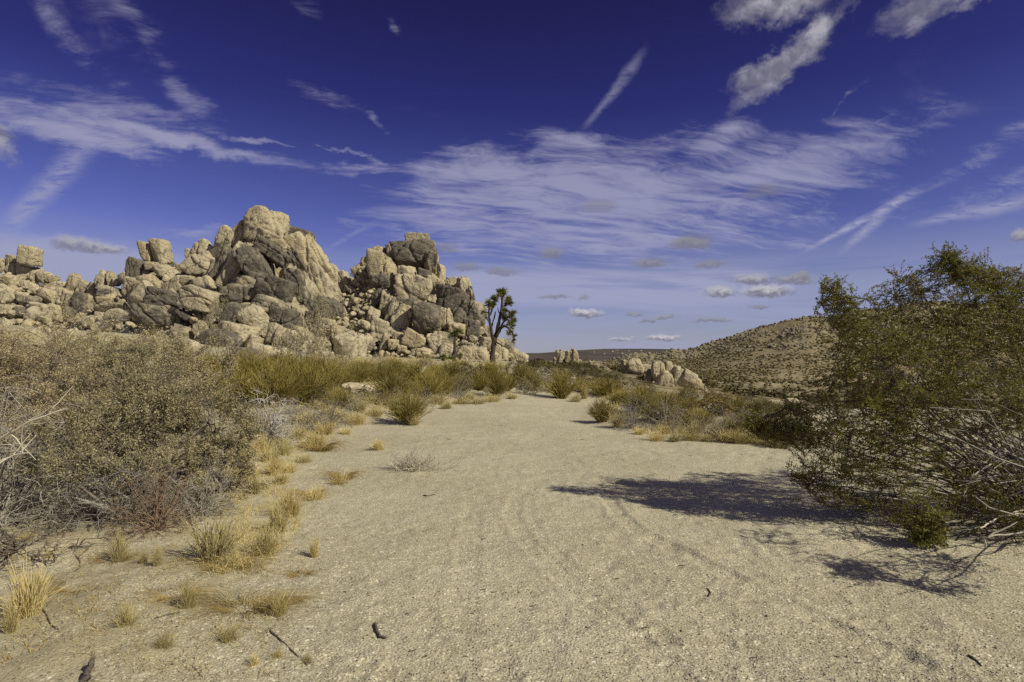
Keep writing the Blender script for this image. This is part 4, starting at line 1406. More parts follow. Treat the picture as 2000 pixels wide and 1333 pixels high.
def tuft(seed, r, h, n, rad=0.0022, flop=0.35, heads=True):
    """dry bunch grass"""
    rng = np.random.default_rng(seed)
    g = Geo()
    az = rng.uniform(0, 2 * pi, n)
    k = rng.random(n) ** 0.7
    base = np.stack([np.cos(az) * k * r * 0.55, np.sin(az) * k * r * 0.55, np.zeros(n) - 0.01], 1)
    hh = h * rng.uniform(0.30, 1.05, n) * (1 - 0.15 * k) * (1 + 0.25 * np.sin(az * 2 + seed))
    lean = np.stack([np.cos(az), np.sin(az), 0 * az], 1) * (k * r * flop * rng.uniform(0.3, 1.6, n))[:, None] + rng.normal(size=(n, 3)) * np.array([1, 1, 0]) * (0.05 + 0.22 * rng.random((n, 1)) ** 2.5) * h
    top = base + lean + np.array([0, 0, 1.0]) * hh[:, None]
    p = bez(base, top, np.array([[0, 0, 1.0]]) + lean * 0.3, 5, 0.5)
    rr = np.ones((n, 5)) * rad * np.array([1, 1, 0.9, 0.8, 0.4])
    if heads:
        hd = rng.random(n) < 0.55
        rr[hd] = rad * np.array([0.9, 0.8, 1.2, 1.9, 0.5])
    tubes(g, p, rr, 3)
    return g


def proto(name, parts):
    """parts: list of (part name, Geo, material); one part only -> a single mesh"""
    return [(pn, g.mesh(name if len(parts) == 1 else pn, M[mt])) for pn, g, mt in parts]


PR = {}
for k in range(5):
    PR['broom', k] = ('broom_shrub', 'shrub', proto('broom_shrub', [('stems', broom(200 + k, 0.62, 0.95, 230, 620, 0.0062), 'ephedra')]))
for k in range(3):
    gs, gl = leafy_shrub(220 + k, 0.62, 0.62, 0.95, 12, 70, 520, 9, 0.034, lump=0.4)
    PR['dark', k] = ('green_shrub', 'shrub', proto('green_shrub', [('stems', gs, 'twig_dark'), ('foliage', gl, 'dark_leaf')]))
for k in range(3):
    gs, gl = leafy_shrub(230 + k, 0.62, 0.62, 0.85, 14, 80, 560, 8, 0.032, lump=0.35)
    PR['tan', k] = ('saltbush', 'shrub', proto('saltbush', [('stems', gs, 'twig_grey'), ('foliage', gl, 'salt_leaf')]))
for k in range(2):
    gs, gl = leafy_shrub(240 + k, 0.66, 0.6, 0.8, 16, 90, 620, 8, 0.034, lump=0.4)
    PR['gold', k] = ('rabbitbrush', 'shrub', proto('rabbitbrush', [('stems', gs, 'twig_dark'), ('foliage', gl, 'gold_leaf')]))
for k in range(3):
    PR['grey', k] = ('dead_shrub', 'dead shrub', proto('dead_shrub', [('twigs', twiggy(250 + k, 0.6, 0.85, 60, 260, 420, 0.0058), 'twig_grey')]))
for k in range(7):
    PR['straw', k] = ('grass_tuft', 'grass tuft', proto('grass_tuft', [('blades', tuft(260 + k, 0.125 * (0.75 + 0.09 * k), 0.37 * (0.8 + 0.07 * ((k * 3) % 7)), 330, 0.00125, 0.42), 'straw')]))
for k in range(2):
    PR['mat', k] = ('dry_weed', 'dry weed', proto('dry_weed', [('stalks', tuft(270 + k, 0.28, 0.10, 460, 0.0014, 1.3, False), 'straw_brown')]))

_cnt = {}


def plant(kind, loc, size, label, group, rng, flat=1.0, cat=None, name=None, rot=None):
    """a copy of one of the plant prototypes, with its parts; size = (width, height) scale factors"""
    keys = [k for k in PR if k[0] == kind]
    nm, ct, parts = PR[keys[int(rng.integers(len(keys)))]]
    rz = rng.uniform(0, 6.28) if rot is None else rot
    if len(parts) == 1:
        o = link(name or nm, parts[0][1], None, loc, (0, 0, rz), (size[0], size[0] * flat, size[1]))
    else:
        o = empty(name or nm, loc)
        o.rotation_euler = (0, 0, rz)
        o.scale = (size[0], size[0] * flat, size[1])
        for pn, me in parts:
            link(pn, me, o)
    return tag(o, label, cat or ct, group)


NOMW = dict(broom=1.3, dark=1.28, tan=1.28, gold=1.3, grey=1.2, straw=0.26, mat=0.62)
NOMH = dict(broom=0.95, dark=0.98, tan=0.9, gold=0.85, grey=0.85, straw=0.34, mat=0.10)


def px_plant(kind, px, py, w, h, label, group, rng, **kw):
    P = hit(px, py)[0]
    if np.isnan(P[0]):
        return None
    m = P[1] / F
    z = float(ground(np.array([P[0]]), np.array([P[1]]))[0])
    return plant(kind, (P[0], P[1] + 0.25 * w * m, z - 0.02), (w * m / NOMW[kind], h * m / NOMH[kind]), label, group, rng, **kw)


RNG = np.random.default_rng(11)
G_BROOM = 'olive broom shrubs lining the track'
G_LEFT = 'olive broom shrubs between the left bushes and the rocks'
# individually recognisable shrubs
for row in [
    ('broom', 792, 832, 116, 78, 'wide olive broom shrub sprawling at the left edge of the bend', G_BROOM),
    ('broom', 1178, 827, 74, 54, 'lone olive broom shrub at the inner corner of the track bend, casting a thin shadow', G_BROOM),
    ('broom', 1098, 781, 96, 66, 'dense olive broom shrub at the far end of the track', G_BROOM),
    ('broom', 970, 776, 62, 56, 'small olive broom shrub overhanging the far left bank', G_BROOM),
    ('broom', 1040, 766, 56, 48, 'olive broom shrub in front of the twin spires at the track end', G_BROOM),
    ('broom', 1185, 776, 110, 42, 'low spreading broom shrub just past the far bend of the track', G_BROOM),
    ('grey', 1236, 840, 66, 58, 'bristly grey dead shrub on the bank just right of the lone broom', 'grey dead shrubs'),
    ('grey', 1075, 768, 48, 48, 'grey dead shrub leaning against the dense broom at the track end', 'grey dead shrubs'),
    ('grey', 896, 775, 70, 44, 'grey dead shrub on the bank below the joshua trees', 'grey dead shrubs'),
    ('grey', 1312, 838, 104, 58, 'broad grey twiggy shrub in the middle of the right bank', 'grey dead shrubs'),
    ('gold', 1395, 815, 150, 66, 'golden green rabbitbrush in front of the cracked rock cluster', 'rabbitbrush'),
    ('tan', 582, 722, 100, 104, 'pale grey saltbush at the foot of the tallest outcrop', 'saltbushes'),
    ('tan', 622, 694, 48, 48, 'small round grey bush against the rocks right of the pale saltbush', 'saltbushes'),
    ('dark', 1160, 752, 70, 44, 'dark green shrub below the low knot of pointed rocks', 'dark green shrubs'),
    ('dark', 1112, 742, 76, 40, 'dark green shrub at the foot of the twin spires', 'dark green shrubs'),
    ('dark', 920, 752, 84, 52, 'dark green shrub in front of the pole joshua tree', 'dark green shrubs'),
    ('dark', 1002, 748, 76, 46, 'dark green shrub right of the tall joshua tree trunk', 'dark green shrubs'),
    ('broom', 958, 752, 84, 56, 'tall olive broom shrub hiding the foot of the tall joshua tree', G_BROOM),
    ('dark', 1560, 875, 110, 60, 'dark shrub under the low left branches of the creosote', 'dark green shrubs'),
    ('grey', 1420, 862, 96, 62, 'grey brown shrub behind the strip of dry grass on the right bank', 'grey dead shrubs'),
    ('dark', 1482, 845, 96, 58, 'dark shrub between the rabbitbrush and the creosote', 'dark green shrubs'),
]:
    px_plant(*row, RNG, flat=0.9)
# bushes growing on the rocks
for kind, px, py, w, h, lab in [
    ('tan', 632, 632, 46, 46, 'round grey bush growing on the rock slope left of the gully'), ('tan', 432, 616, 44, 36, 'grey bush at the right lip of the black cave'),
    ('tan', 409, 658, 30, 36, 'thin grey bush under the black cave'), ('dark', 690, 540, 14, 10, 'small green bush high in the saddle of the gully'),
    ('dark', 636, 524, 20, 18, 'dark bush on the skyline beside the right foot of the summit'), ('tan', 994, 690, 24, 34, 'straw coloured bush under the drooping limb of the joshua tree'),
    ('dark', 690, 645, 14, 18, 'small green bush in the lower gully'), ('grey', 238, 628, 34, 30, 'grey twiggy bush on the left ridge below the sail slab'),
    ('tan', 616, 590, 26, 22, 'small grey bush above the round one on the rock slope'), ('grey', 205, 642, 40, 20, 'dry shrub hugging the base of the left ridge'),
    ('tan', 480, 700, 40, 16, 'low dry bush on the grey slab at the foot of the outcrop'), ('dark', 338, 522, 14, 12, 'tiny green bush on the skyline right of the split towers')]:
    P = hit(px, py - 2, surf)[0]
    y = float(interp(px, YR)) if np.isnan(P[0]) else min(P[1], float(interp(px, YR)))
    y -= 1.2
    m = y / F
    plant(kind, ((px - 1000) * m, y, CAMZ + (HY - py) * m), (w * m / NOMW[kind], h * m / NOMH[kind]), lab, 'bushes growing among the rocks', RNG)
# shrubs of the thickets
for kind, px, py, w, h, lab in [
    ('broom', 430, 800, 160, 100, 'olive broom shrub touching the right side of the large saltbush, lowest of the left thicket'),
    ('broom', 520, 800, 150, 110, 'tallest olive broom shrub of the left thicket, directly behind the bleached dead shrub'),
    ('broom', 590, 792, 130, 90, 'olive broom shrub at the right front of the left thicket, behind thin dead shrubs'),
    ('broom', 470, 745, 130, 66, 'olive broom shrub in the middle row of the left thicket, above its tallest one'),
    ('broom', 560, 745, 130, 60, 'olive broom shrub of the left thicket in front of the pale grey saltbush'),
    ('broom', 640, 775, 110, 76, 'olive broom shrub just left of the low whitish cracked rock'),
    ('broom', 390, 735, 110, 56, 'olive broom shrub at the far back of the left thicket under the grey slab'),
    ('broom', 610, 745, 110, 60, 'olive broom shrub between the pale saltbush and the whitish cracked rock'),
    ('broom', 690, 752, 100, 50, 'olive broom shrub right behind the low whitish cracked rock'),
    ('broom', 655, 800, 80, 50, 'small olive broom shrub in the dry grass below the whitish cracked rock'),
    ('broom', 345, 740, 110, 60, 'olive broom shrub peeking over the right shoulder of the large saltbush'),
    ('broom', 530, 722, 90, 36, 'low olive broom shrub left of the pale grey saltbush at the rock foot')]:
    px_plant(kind, px, py, w, h, lab, G_LEFT, RNG)
for kind, px, py, w, h, lab in [
    ('broom', 762, 782, 120, 62, 'olive broom shrub immediately behind the wide sprawling one at the bend'),
    ('broom', 832, 780, 96, 64, 'olive broom shrub behind the right side of the wide sprawling one'),
    ('broom', 738, 748, 110, 44, 'low broad broom shrub up the slope right of the whitish cracked rock'),
    ('broom', 805, 752, 110, 48, 'broad broom shrub midway up the slope below the squared boulder'),
    ('broom', 856, 776, 80, 60, 'olive broom shrub on the bank left of the grey dead shrub below the joshua trees'),
    ('broom', 900, 770, 70, 46, 'olive broom shrub mixed with the grey dead shrub below the joshua trees'),
    ('broom', 880, 745, 90, 46, 'olive broom shrub hiding the foot of the pole joshua tree'),
    ('broom', 850, 738, 60, 30, 'small broom shrub in front of the stubby young joshua tree'),
    ('broom', 700, 735, 80, 34, 'small broom shrub on the grassy slope above the whitish cracked rock'),
    ('broom', 770, 728, 70, 30, 'farthest small broom shrub on the grassy slope under the second outcrop'),
    ('broom', 935, 765, 60, 46, 'broom shrub wedged between the grey dead shrub and the far left bank'),
    ('broom', 1020, 752, 70, 44, 'broom shrub in line with the right end of the second outcrop'),
    ('broom', 990, 765, 60, 40, 'broom shrub just right of the one overhanging the far left bank')]:
    px_plant(kind, px, py, w, h, lab, 'olive broom shrubs below the second outcrop', RNG)
for kind, px, py, w, h, lab in [
    ('broom', 1255, 808, 90, 54, 'olive broom shrub behind the bristly grey shrub on the right bank'),
    ('broom', 1305, 805, 90, 48, 'olive broom shrub in front of the left foot of the cracked rock cluster'),
    ('broom', 1345, 790, 80, 40, 'olive broom shrub right at the base of the cracked rock cluster'),
    ('broom', 1215, 790, 80, 34, 'low broom shrub behind the lone one at the inner corner of the bend'),
    ('broom', 1260, 780, 90, 30, 'flat broom shrub left of the cracked rock cluster'),
    ('broom', 1370, 838, 80, 46, 'broom shrub in front of the golden rabbitbrush'),
    ('broom', 1445, 812, 90, 44, 'broom shrub touching the right side of the golden rabbitbrush'),
    ('broom', 1330, 822, 70, 44, 'broom shrub left of the golden rabbitbrush, behind the broad grey twiggy shrub'),
    ('broom', 1140, 768, 50, 36, 'small broom shrub right of the dense one at the far end of the track'),
    ('broom', 1285, 825, 70, 46, 'broom shrub between the bristly grey shrub and the broad grey twiggy one'),
    ('broom', 1500, 815, 80, 40, 'broom shrub behind the dark one beside the creosote'),
    ('broom', 1440, 858, 70, 44, 'broom shrub in the strip of dry grass at the right track edge')]:
    px_plant(kind, px, py, w, h, lab, 'olive broom shrubs right of the track', RNG)
for px, py, w, h, lab in [
    (1035, 738, 60, 36, 'dark green shrub below the last pale boulder of the second outcrop'), (1062, 728, 50, 24, 'dark green shrub left of the twin spires'), (1140, 732, 60, 26, 'dark green shrub between the twin spires and the low knot of rocks'),
    (1190, 756, 70, 28, 'dark green shrub in front of the broad blocky tan rock, lower left'), (1230, 762, 60, 24, 'dark green shrub left of the base of the cracked rock cluster'), (1085, 750, 70, 32, 'dark green shrub behind the dense broom at the track end'),
    (1020, 722, 44, 20, 'little dark shrub against the last pale boulder of the second outcrop'), (1175, 738, 44, 18, 'little dark shrub under the low knot of pointed rocks'), (1265, 765, 50, 22, 'little dark shrub touching the cracked rock cluster'),
    (1205, 742, 40, 16, 'little dark shrub left of the broad blocky tan rock'), (1400, 790, 60, 26, 'dark shrub at the right foot of the cracked rock cluster'), (1465, 795, 50, 24, 'dark shrub on the valley edge behind the golden rabbitbrush'),
    (1530, 810, 60, 28, 'dark shrub near the small flat pale rock'), (1570, 830, 70, 34, 'dark shrub behind the lowest left spray of the creosote'), (1610, 800, 70, 34, 'dark shrub glimpsed through the left sprays of the creosote')]:
    px_plant('dark', px, py, w, h, lab, 'dark green shrubs beyond the track', RNG)
for px, py, w, h, lab in [(600, 845, 80, 56, 'thin grey dead shrub right of the large bleached one'), (640, 835, 80, 60, 'thin grey dead shrub standing in straw, third from the bleached one'), (680, 805, 60, 40, 'thin grey dead shrub below the whitish cracked rock'), (570, 830, 70, 50, 'thin grey dead shrub close behind the large bleached one')]:
    px_plant('grey', px, py, w, h, lab, 'thin grey dead shrubs left of the track', RNG)
for px, py, w, h, lab in [(660, 722, 70, 40, 'greyish shrub on the grassy slope right of the pale grey saltbush'), (740, 718, 60, 26, 'greyish shrub at the mouth of the gully'), (640, 740, 60, 30, 'greyish shrub above the broom left of the whitish cracked rock'),
                         (830, 716, 44, 18, 'small greyish shrub under the squared dark faced boulder'), (500, 716, 60, 30, 'greyish shrub at the foot of the pale boulder with a dark patch')]:
    px_plant('tan', px, py, w, h, lab, 'greyish shrubs at the foot of the rocks', RNG)


# low scrub that fills the gaps between them
_rf = np.random.default_rng(123)
for poly, n, side, where in (([(640, 722), (1060, 735), (1050, 772), (960, 780), (860, 793), (760, 800), (650, 800)], 34, 'left', 'left of the track bend'), ([(1175, 772), (1330, 776), (1450, 800), (1560, 825), (1560, 868), (1450, 858), (1330, 850), (1195, 825)], 34, 'right', 'right of the track bend'),
                             ([(420, 725), (640, 715), (650, 800), (560, 830), (430, 810)], 16, 'left', 'inside the left broom thicket')):
    P_ = np.array(poly, float)
    got = 0
    while got < n:
        px, py = _rf.uniform(P_[:, 0].min(), P_[:, 0].max()), _rf.uniform(P_[:, 1].min(), P_[:, 1].max())
        if poly_sd(np.array([px]), np.array([py]), P_)[0] > 0:
            continue
        kd_ = ('tan', 'dark', 'grey', 'gold', 'tan')[got % 5]
        word = dict(tan='small tan leafy scrub bush', dark='small dark green scrub bush', grey='small grey leafless scrub bush', gold='small golden scrub bush')[kd_]
        k_ = 0.35 + 0.65 * (py - 700) / 160
        px_plant(kd_, px, py, _rf.uniform(40, 80) * k_, _rf.uniform(26, 52) * k_, word + ' filling a gap ' + where, word.replace('bush', 'bushes') + ' ' + where, _rf)
        got += 1


# ---- large foreground saltbush and its neighbours on the left
def place_leafy(name, label, px, py, rx, ry, rz, seed, leaf_mat, twig_mat, n, per, leaf, group=None, depth=None, cat='shrub', nleafless=0.1, rho3=(0.62, 1.0), lump=0.3, freq=2.0, thick=1.0, skirt=0.0, clump=26):
    P = hit(px, py)[0]
    o = empty(name, (P[0], P[1], P[2] - 0.03))
    gs, gl = leafy_shrub(seed, rx, ry, rz, *n, per, leaf, thick=thick, lump=lump, nleafless=nleafless, rho3=rho3, freq=freq, tw=(0.018, 0.0065, 0.0022), skirt=skirt, clump=clump)
    link('stems', gs.mesh('stems', M[twig_mat]), o)
    if per:
        link('foliage', gl.mesh('foliage', M[leaf_mat]), o)
    return tag(o, label, cat, group)


place_leafy('saltbush', 'big grey tan saltbush filling the left foreground with a dark hollow underneath', 300, 968, 0.93, 0.95, 1.60, 501, 'salt_leaf', 'twig_brown', (34, 480, 7000), 22, 0.0205, lump=0.42, freq=2.4, skirt=0.30, rho3=(0.5, 1.0))
place_leafy('saltbush', 'rusty tan saltbush at the left edge behind the grey twigs', 60, 915, 1.35, 1.0, 1.80, 502, 'rust_leaf', 'twig_brown', (30, 420, 5600), 17, 0.022, lump=0.36, freq=2.4, skirt=0.3, rho3=(0.5, 1.0))
place_leafy('saltbush', 'greyish saltbush tucked behind the large one, left of the broom thicket', 215, 880, 1.30, 1.0, 1.72, 503, 'salt_leaf', 'twig_brown', (26, 360, 4400), 15, 0.024, lump=0.26, skirt=0.2)
place_leafy('saltbush', 'low pale saltbush spilling toward the dry grass at the right of the large one', 432, 962, 0.42, 0.5, 0.66, 504, 'salt_leaf', 'twig_brown', (16, 140, 1500), 16, 0.018)
place_leafy('saltbush', 'weathered brown saltbush on the skyline of the left bank', -30, 800, 1.9, 1.2, 1.75, 505, 'rust_leaf', 'twig_brown', (20, 240, 2800), 11, 0.038)
place_leafy('saltbush', 'pale saltbush on the bank between the two large left bushes and the rocks', 150, 760, 1.9, 1.4, 1.9, 506, 'salt_leaf', 'twig_brown', (20, 240, 2600), 11, 0.042)
place_leafy('saltbush', 'grey saltbush showing above the large one in front of the whale backed boulder', 320, 765, 1.6, 1.2, 1.75, 507, 'salt_leaf', 'twig_brown', (20, 240, 2400), 11, 0.040)


def place_twigs(name, label, px, py, r, h, seed, mat, n, rad, group=None, cat='dead shrub', squash=None):
    P = hit(px, py)[0]
    o = link(name, twiggy(seed, r, h, *n, rad).mesh(name, M[mat]), None, (P[0], P[1], P[2] - 0.02))
    return tag(o, label, cat, group)


place_twigs('dead_shrub', 'tangle of grey leafless twigs at the left edge of the frame', -10, 1030, 0.85, 1.1, 511, 'twig_grey', (90, 700, 1600), 0.0058, 'grey dead shrubs')
place_twigs('dead_shrub', 'large bleached dead shrub between the saltbush and the dry grass', 520, 868, 0.50, 0.85, 516, 'twig_silver', (110, 300, 380), 0.0085, 'grey dead shrubs')
place_twigs('dead_shrub', 'grey brittle shrub lying against the front of the large saltbush', 235, 1015, 0.55, 0.55, 512, 'twig_grey', (70, 420, 900), 0.0048, 'grey dead shrubs')
place_twigs('dead_shrub', 'reddish brown twiggy shrub at the foot of the large saltbush', 305, 1035, 0.36, 0.52, 513, 'twig_red', (60, 300, 420), 0.0042, 'reddish dead shrubs')
place_twigs('dead_shrub', 'dark grey twigs sheltering under the right side of the large saltbush', 385, 1005, 0.42, 0.45, 514, 'twig_grey', (60, 340, 600), 0.0045, 'grey dead shrubs')
place_twigs('fallen_branch', 'dark fallen brush lying flat on the sand at the left edge', 30, 1075, 0.62, 0.14, 515, 'twig_dark', (40, 130, 200), 0.0062, None, 'fallen branch')


def limb(name, label, pts, r0, r1, mat='twig_pale', cat='branch', forks=0, seed=1):
    """pts: (px, py, depth)"""
    W = np.array([((px - 1000) / F * y, y, CAMZ + (HY - py) / F * y) for px, py, y in pts])
    base = W[0].copy()
    t = np.linspace(0, 1, len(W))
    tt = np.linspace(0, 1, 18)
    path = np.stack([np.interp(tt, t, W[:, k]) for k in range(3)], 1)
    rng = np.random.default_rng(seed)
    path = path + np.cumsum(rng.normal(size=path.shape) * 0.004, 0)
    g = Geo()
    tubes(g, path[None] - base, np.linspace(r0, r1, 18)[None], 6)
    for k in range(forks):
        i = int(rng.integers(5, 16))
        d = unit(path[min(i + 1, 17)] - path[i - 1] + rng.normal(size=3) * 0.05)
        d = unit(d + rng.normal(size=3) * 0.45)
        L = rng.uniform(0.12, 0.35)
        q = bez(path[i][None], (path[i] + d * L)[None], d[None], 5) - base
        tubes(g, q + rng.normal(size=q.shape) * 0.004, np.linspace(r1 * 1.3, r1 * 0.5, 5)[None], 4)
    return tag(link(name, g.mesh(name, M[mat]), None, base), label, cat)


limb('bare_branch', 'bleached bare branch reaching in from the left edge over the saltbush', [(-60, 900, 4.6), (0, 855, 4.55), (50, 825, 4.5), (95, 812, 4.5), (130, 800, 4.5)], 0.013, 0.004, forks=6, seed=3)
limb('bare_branch', 'lower bleached branch at the left edge below the reaching one', [(-70, 960, 4.5), (-5, 905, 4.5), (30, 885, 4.5), (60, 880, 4.5)], 0.010, 0.004, forks=4, seed=4)
limb('bare_branch', 'thick grey limb lying in the dark hollow under the large saltbush', [(130, 948, 5.35), (180, 952, 5.3), (215, 946, 5.3), (262, 970, 5.2)], 0.018, 0.012, 'twig_grey', forks=3, seed=5)
limb('bare_branch', 'grey trunk slanting down through the hollow of the large saltbush', [(178, 925, 5.4), (190, 955, 5.3), (200, 985, 5.25), (205, 1005, 5.15)], 0.014, 0.02, 'twig_grey', forks=2, seed=6)


# ------------------------------------------------------------------ creosote bush on the right
def build_creosote():
    rng = np.random.default_rng(77)

    def W(px, py, y):
        return np.array([(px - 1000) / F * y, y, CAMZ + (HY - py) / F * y])
    bx, by = 5.45, 5.55
    base = np.array([bx, by, float(ground(np.array([bx]), np.array([by]))[0]) - 0.03])
    # foliage sprays: photo px, row, distance, radius in px, weight
    lobes = [(1632, 586, 5.3, 18, 0.7), (1655, 600, 5.3, 22, 0.5), (1650, 640, 5.4, 30, 0.6), (1778, 552, 5.6, 20, 0.4), (1752, 585, 5.5, 24, 0.5), (1800, 575, 5.7, 22, 0.4), (1862, 516, 5.4, 12, 0.45), (1880, 545, 5.5, 22, 0.6), (1922, 532, 5.5, 18, 0.5), (1935, 565, 5.5, 22, 0.4),
             (1985, 560, 5.6, 30, 0.7), (1965, 600, 5.5, 34, 0.6), (1730, 640, 5.4, 40, 0.7), (1800, 640, 5.6, 50, 1.0), (1870, 635, 5.4, 50, 1.0), (1940, 655, 5.6, 56, 1.2), (2000, 670, 5.3, 60, 1.1), (1665, 680, 5.5, 40, 0.7),
             (1710, 705, 5.2, 46, 0.9), (1780, 705, 5.4, 54, 1.2), (1860, 700, 5.2, 54, 1.1), (1930, 730, 5.6, 46, 0.6), (1645, 735, 5.7, 36, 0.55), (1605, 780, 5.4, 34, 0.6), (1565, 795, 5.6, 28, 0.45), (1650, 785, 5.3, 40, 0.7),
             (1512, 838, 5.5, 22, 0.6), (1545, 848, 5.5, 30, 0.65), (1590, 862, 5.6, 30, 0.5), (1640, 848, 5.3, 40, 0.75), (1700, 795, 5.2, 46, 0.9), (1720, 850, 5.3, 46, 0.85), (1770, 785, 5.1, 46, 0.85), (1790, 845, 5.2, 46, 0.6),
             (1600, 920, 5.5, 34, 0.7), (1580, 945, 5.5, 26, 0.45), (1650, 910, 5.3, 40, 0.6), (1700, 920, 5.3, 36, 0.45), (1640, 965, 5.4, 32, 0.5), (1690, 975, 5.5, 32, 0.4), (1850, 790, 5.4, 44, 0.6), (1900, 840, 5.0, 36, 0.25), (1840, 870, 5.2, 36, 0.3), (1945, 800, 5.3, 40, 0.3), (1760, 910, 5.4, 40, 0.4), (1750, 960, 5.5, 34, 0.35), (1900, 940, 5.3, 34, 0.25), (1488, 842, 5.5, 14, 0.3), (1535, 800, 5.5, 18, 0.3),
             (1792, 1000, 4.75, 20, 0.55), (1808, 1040, 4.7, 20, 0.7), (1815, 1078, 4.68, 14, 0.35), (1950, 970, 4.9, 28, 0.4), (1990, 915, 4.8, 28, 0.45), (1990, 800, 4.9, 36, 0.6), (1850, 920, 5.0, 30, 0.2), (1860, 985, 5.1, 26, 0.2),
             (1985, 1010, 4.8, 28, 0.35), (2080, 640, 5.6, 70, 1.6), (2130, 760, 5.2, 70, 1.2), (2160, 880, 5.0, 70, 0.9), (2200, 720, 5.6, 90, 1.8), (2240, 850, 5.4, 90, 1.2), (2050, 570, 5.7, 40, 0.8), (2150, 610, 5.9, 60, 1.0),
             (1900, 690, 6.2, 60, 0.5), (1810, 685, 6.2, 50, 0.4), (2000, 700, 6.3, 70, 0.5), (2100, 700, 6.4, 90, 0.6), (1725, 765, 6.1, 44, 0.4), (1900, 785, 6.2, 50, 0.2),
             (2095, 900, 3.6, 26, 0.5), (2125, 820, 3.7, 34, 0.5), (2105, 1010, 3.5, 24, 0.4), (2150, 950, 3.9, 40, 0.6), (2085, 990, 3.9, 18, 0.35), (2100, 700, 4.0, 34, 0.5), (2140, 620, 4.4, 36, 0.6)]
    C = np.array([W(a, b, y) for a, b, y, r, w in lobes])
    R = np.array([r / F * y for a, b, y, r, w in lobes])
    Wt = np.array([w for *_, w in lobes])
    gs, gt, gl = Geo(), Geo(), Geo()
    # main stems fan out from the root crown to the middle of each spray
    n1 = len(C)
    b0 = base + rng.normal(size=(n1, 3)) * np.array([0.16, 0.14, 0.0])
    d0 = unit(C - b0 + rng.normal(size=(n1, 3)) * 0.2)
    p1 = obj_wiggle(bez(b0, C, d0 + np.array([0, 0, 0.02]), 9, 0.35), rng, 0.022)
    p1[:, :, 2] = np.maximum(p1[:, :, 2], 0.05 + 0.0 * p1[:, :, 2])
    tubes(gs, p1 - base, np.linspace(1, 0.30, 9)[None] * (0.011 * rng.uniform(0.7, 1.25, (n1, 1))), 5)
    # bare grey stems, many, low on the right
    nb = 130
    tb = base + np.stack([rng.uniform(-2.1, 0.9, nb), rng.uniform(-1.1, 0.9, nb), rng.uniform(0.10, 1.25, nb) ** 1.0], 1)
    tb[:, 2] = np.minimum(tb[:, 2], 0.35 + 0.55 * np.abs(tb[:, 0] - base[0]) + 0.2)
    bb = base + rng.normal(size=(nb, 3)) * np.array([0.2, 0.18, 0.0])
    pb = obj_wiggle(bez(bb, tb, (tb - bb) * np.array([0.6, 0.8, 1]) + np.array([0, 0, 0.35]) + rng.normal(size=(nb, 3)) * 0.55, 8, 0.55), rng, 0.045)
    pb[:, :, 2] = np.maximum(pb[:, :, 2], 0.04)
    tubes(gs, pb - base, np.linspace(1, 0.35, 8)[None] * (0.0115 * rng.uniform(0.5, 1.6, (nb, 1))), 5)
    # forks of the bare stems
    nf = 330
    src = rng.integers(0, nb, nf)
    k = rng.integers(3, 7, nf)
    a = pb[src, k]
    tn = unit(pb[src, k + 1] - pb[src, k])
    e = a + unit(tn + rng.normal(size=(nf, 3)) * 0.45) * rng.uniform(0.15, 0.55, nf)[:, None]
    e[:, 2] = np.maximum(e[:, 2], 0.05)
    pf = obj_wiggle(bez(a, e, tn, 5), rng, 0.012)
    tubes(gs, pf - base, np.linspace(0.0042, 0.0018, 5)[None] * np.ones((nf, 1)), 3)
    # secondary stems inside the sprays
    n2 = 900
    pick = rng.choice(n1, n2, p=Wt / Wt.sum())
    t2 = C[pick] + rng.normal(size=(n2, 3)) * R[pick][:, None] * np.array([0.62, 0.9, 0.6])
    t2[:, 2] = np.maximum(t2[:, 2], 0.06)
    a2, dd = attach(t2, p1, rng, 0.45)
    p2 = obj_wiggle(bez(a2, t2, dd * 0.25 + unit(t2 - a2) + np.array([0, 0, -0.05]) + rng.normal(size=dd.shape) * 0.2, 6, 0.35), rng, 0.010)
    tubes(gt, p2 - base, np.linspace(0.0052, 0.0022, 6)[None] * np.ones((n2, 1)), 4)
    n3 = 8300
    nc = 640
    pick = rng.choice(n1, nc, p=Wt / Wt.sum())
    cc = C[pick] + rng.normal(size=(nc, 3)) * R[pick][:, None] * np.array([0.72, 1.0, 0.68])
    grow = unit(cc - base + np.array([0, 0, 0.9]))
    sel = rng.choice(nc, n3, p=(lambda q: q / q.sum())(rng.uniform(0.2, 1.0, nc)))
    t3 = cc[sel] + rng.normal(size=(n3, 3)) * 0.036 + grow[sel] * rng.uniform(-0.15, 0.19, n3)[:, None]
    t3[:, 2] = np.maximum(t3[:, 2], 0.06)
    a3, dd = attach(t3, p2, rng, 0.35)
    # keep twigs short
    L = np.linalg.norm(t3 - a3, axis=1)
    lim = rng.uniform(0.14, 0.30, n3)
    t3 = a3 + (t3 - a3) * np.minimum(1, lim / (L + 1e-6))[:, None]
    p3 = obj_wiggle(bez(a3, t3, dd * 0.5 + unit(t3 - a3) + rng.normal(size=dd.shape) * 0.2, 3, 0.4), rng, 0.006)
    tubes(gt, p3 - base, np.linspace(0.0021, 0.0011, 3)[None] * np.ones((n3, 1)), 3)
    per = 24
    t = rng.uniform(0.30, 1.0, (n3, per)) ** 0.8
    kk = np.clip((t * 2).astype(int), 0, 1)
    fr = (t * 2 - kk)[..., None]
    i = np.arange(n3)[:, None]
    pos = p3[i, kk] * (1 - fr) + p3[i, kk + 1] * fr + rng.normal(size=(n3, per, 3)) * 0.006
    ax = p3[i, kk + 1] - p3[i, kk]
    leaves(gl, pos.reshape(-1, 3) - base, 0.0185, rng, ax.reshape(-1, 3) + np.array([0, 0, 0.02]), 0.5, 0.9)
    o = empty('creosote_bush', base)
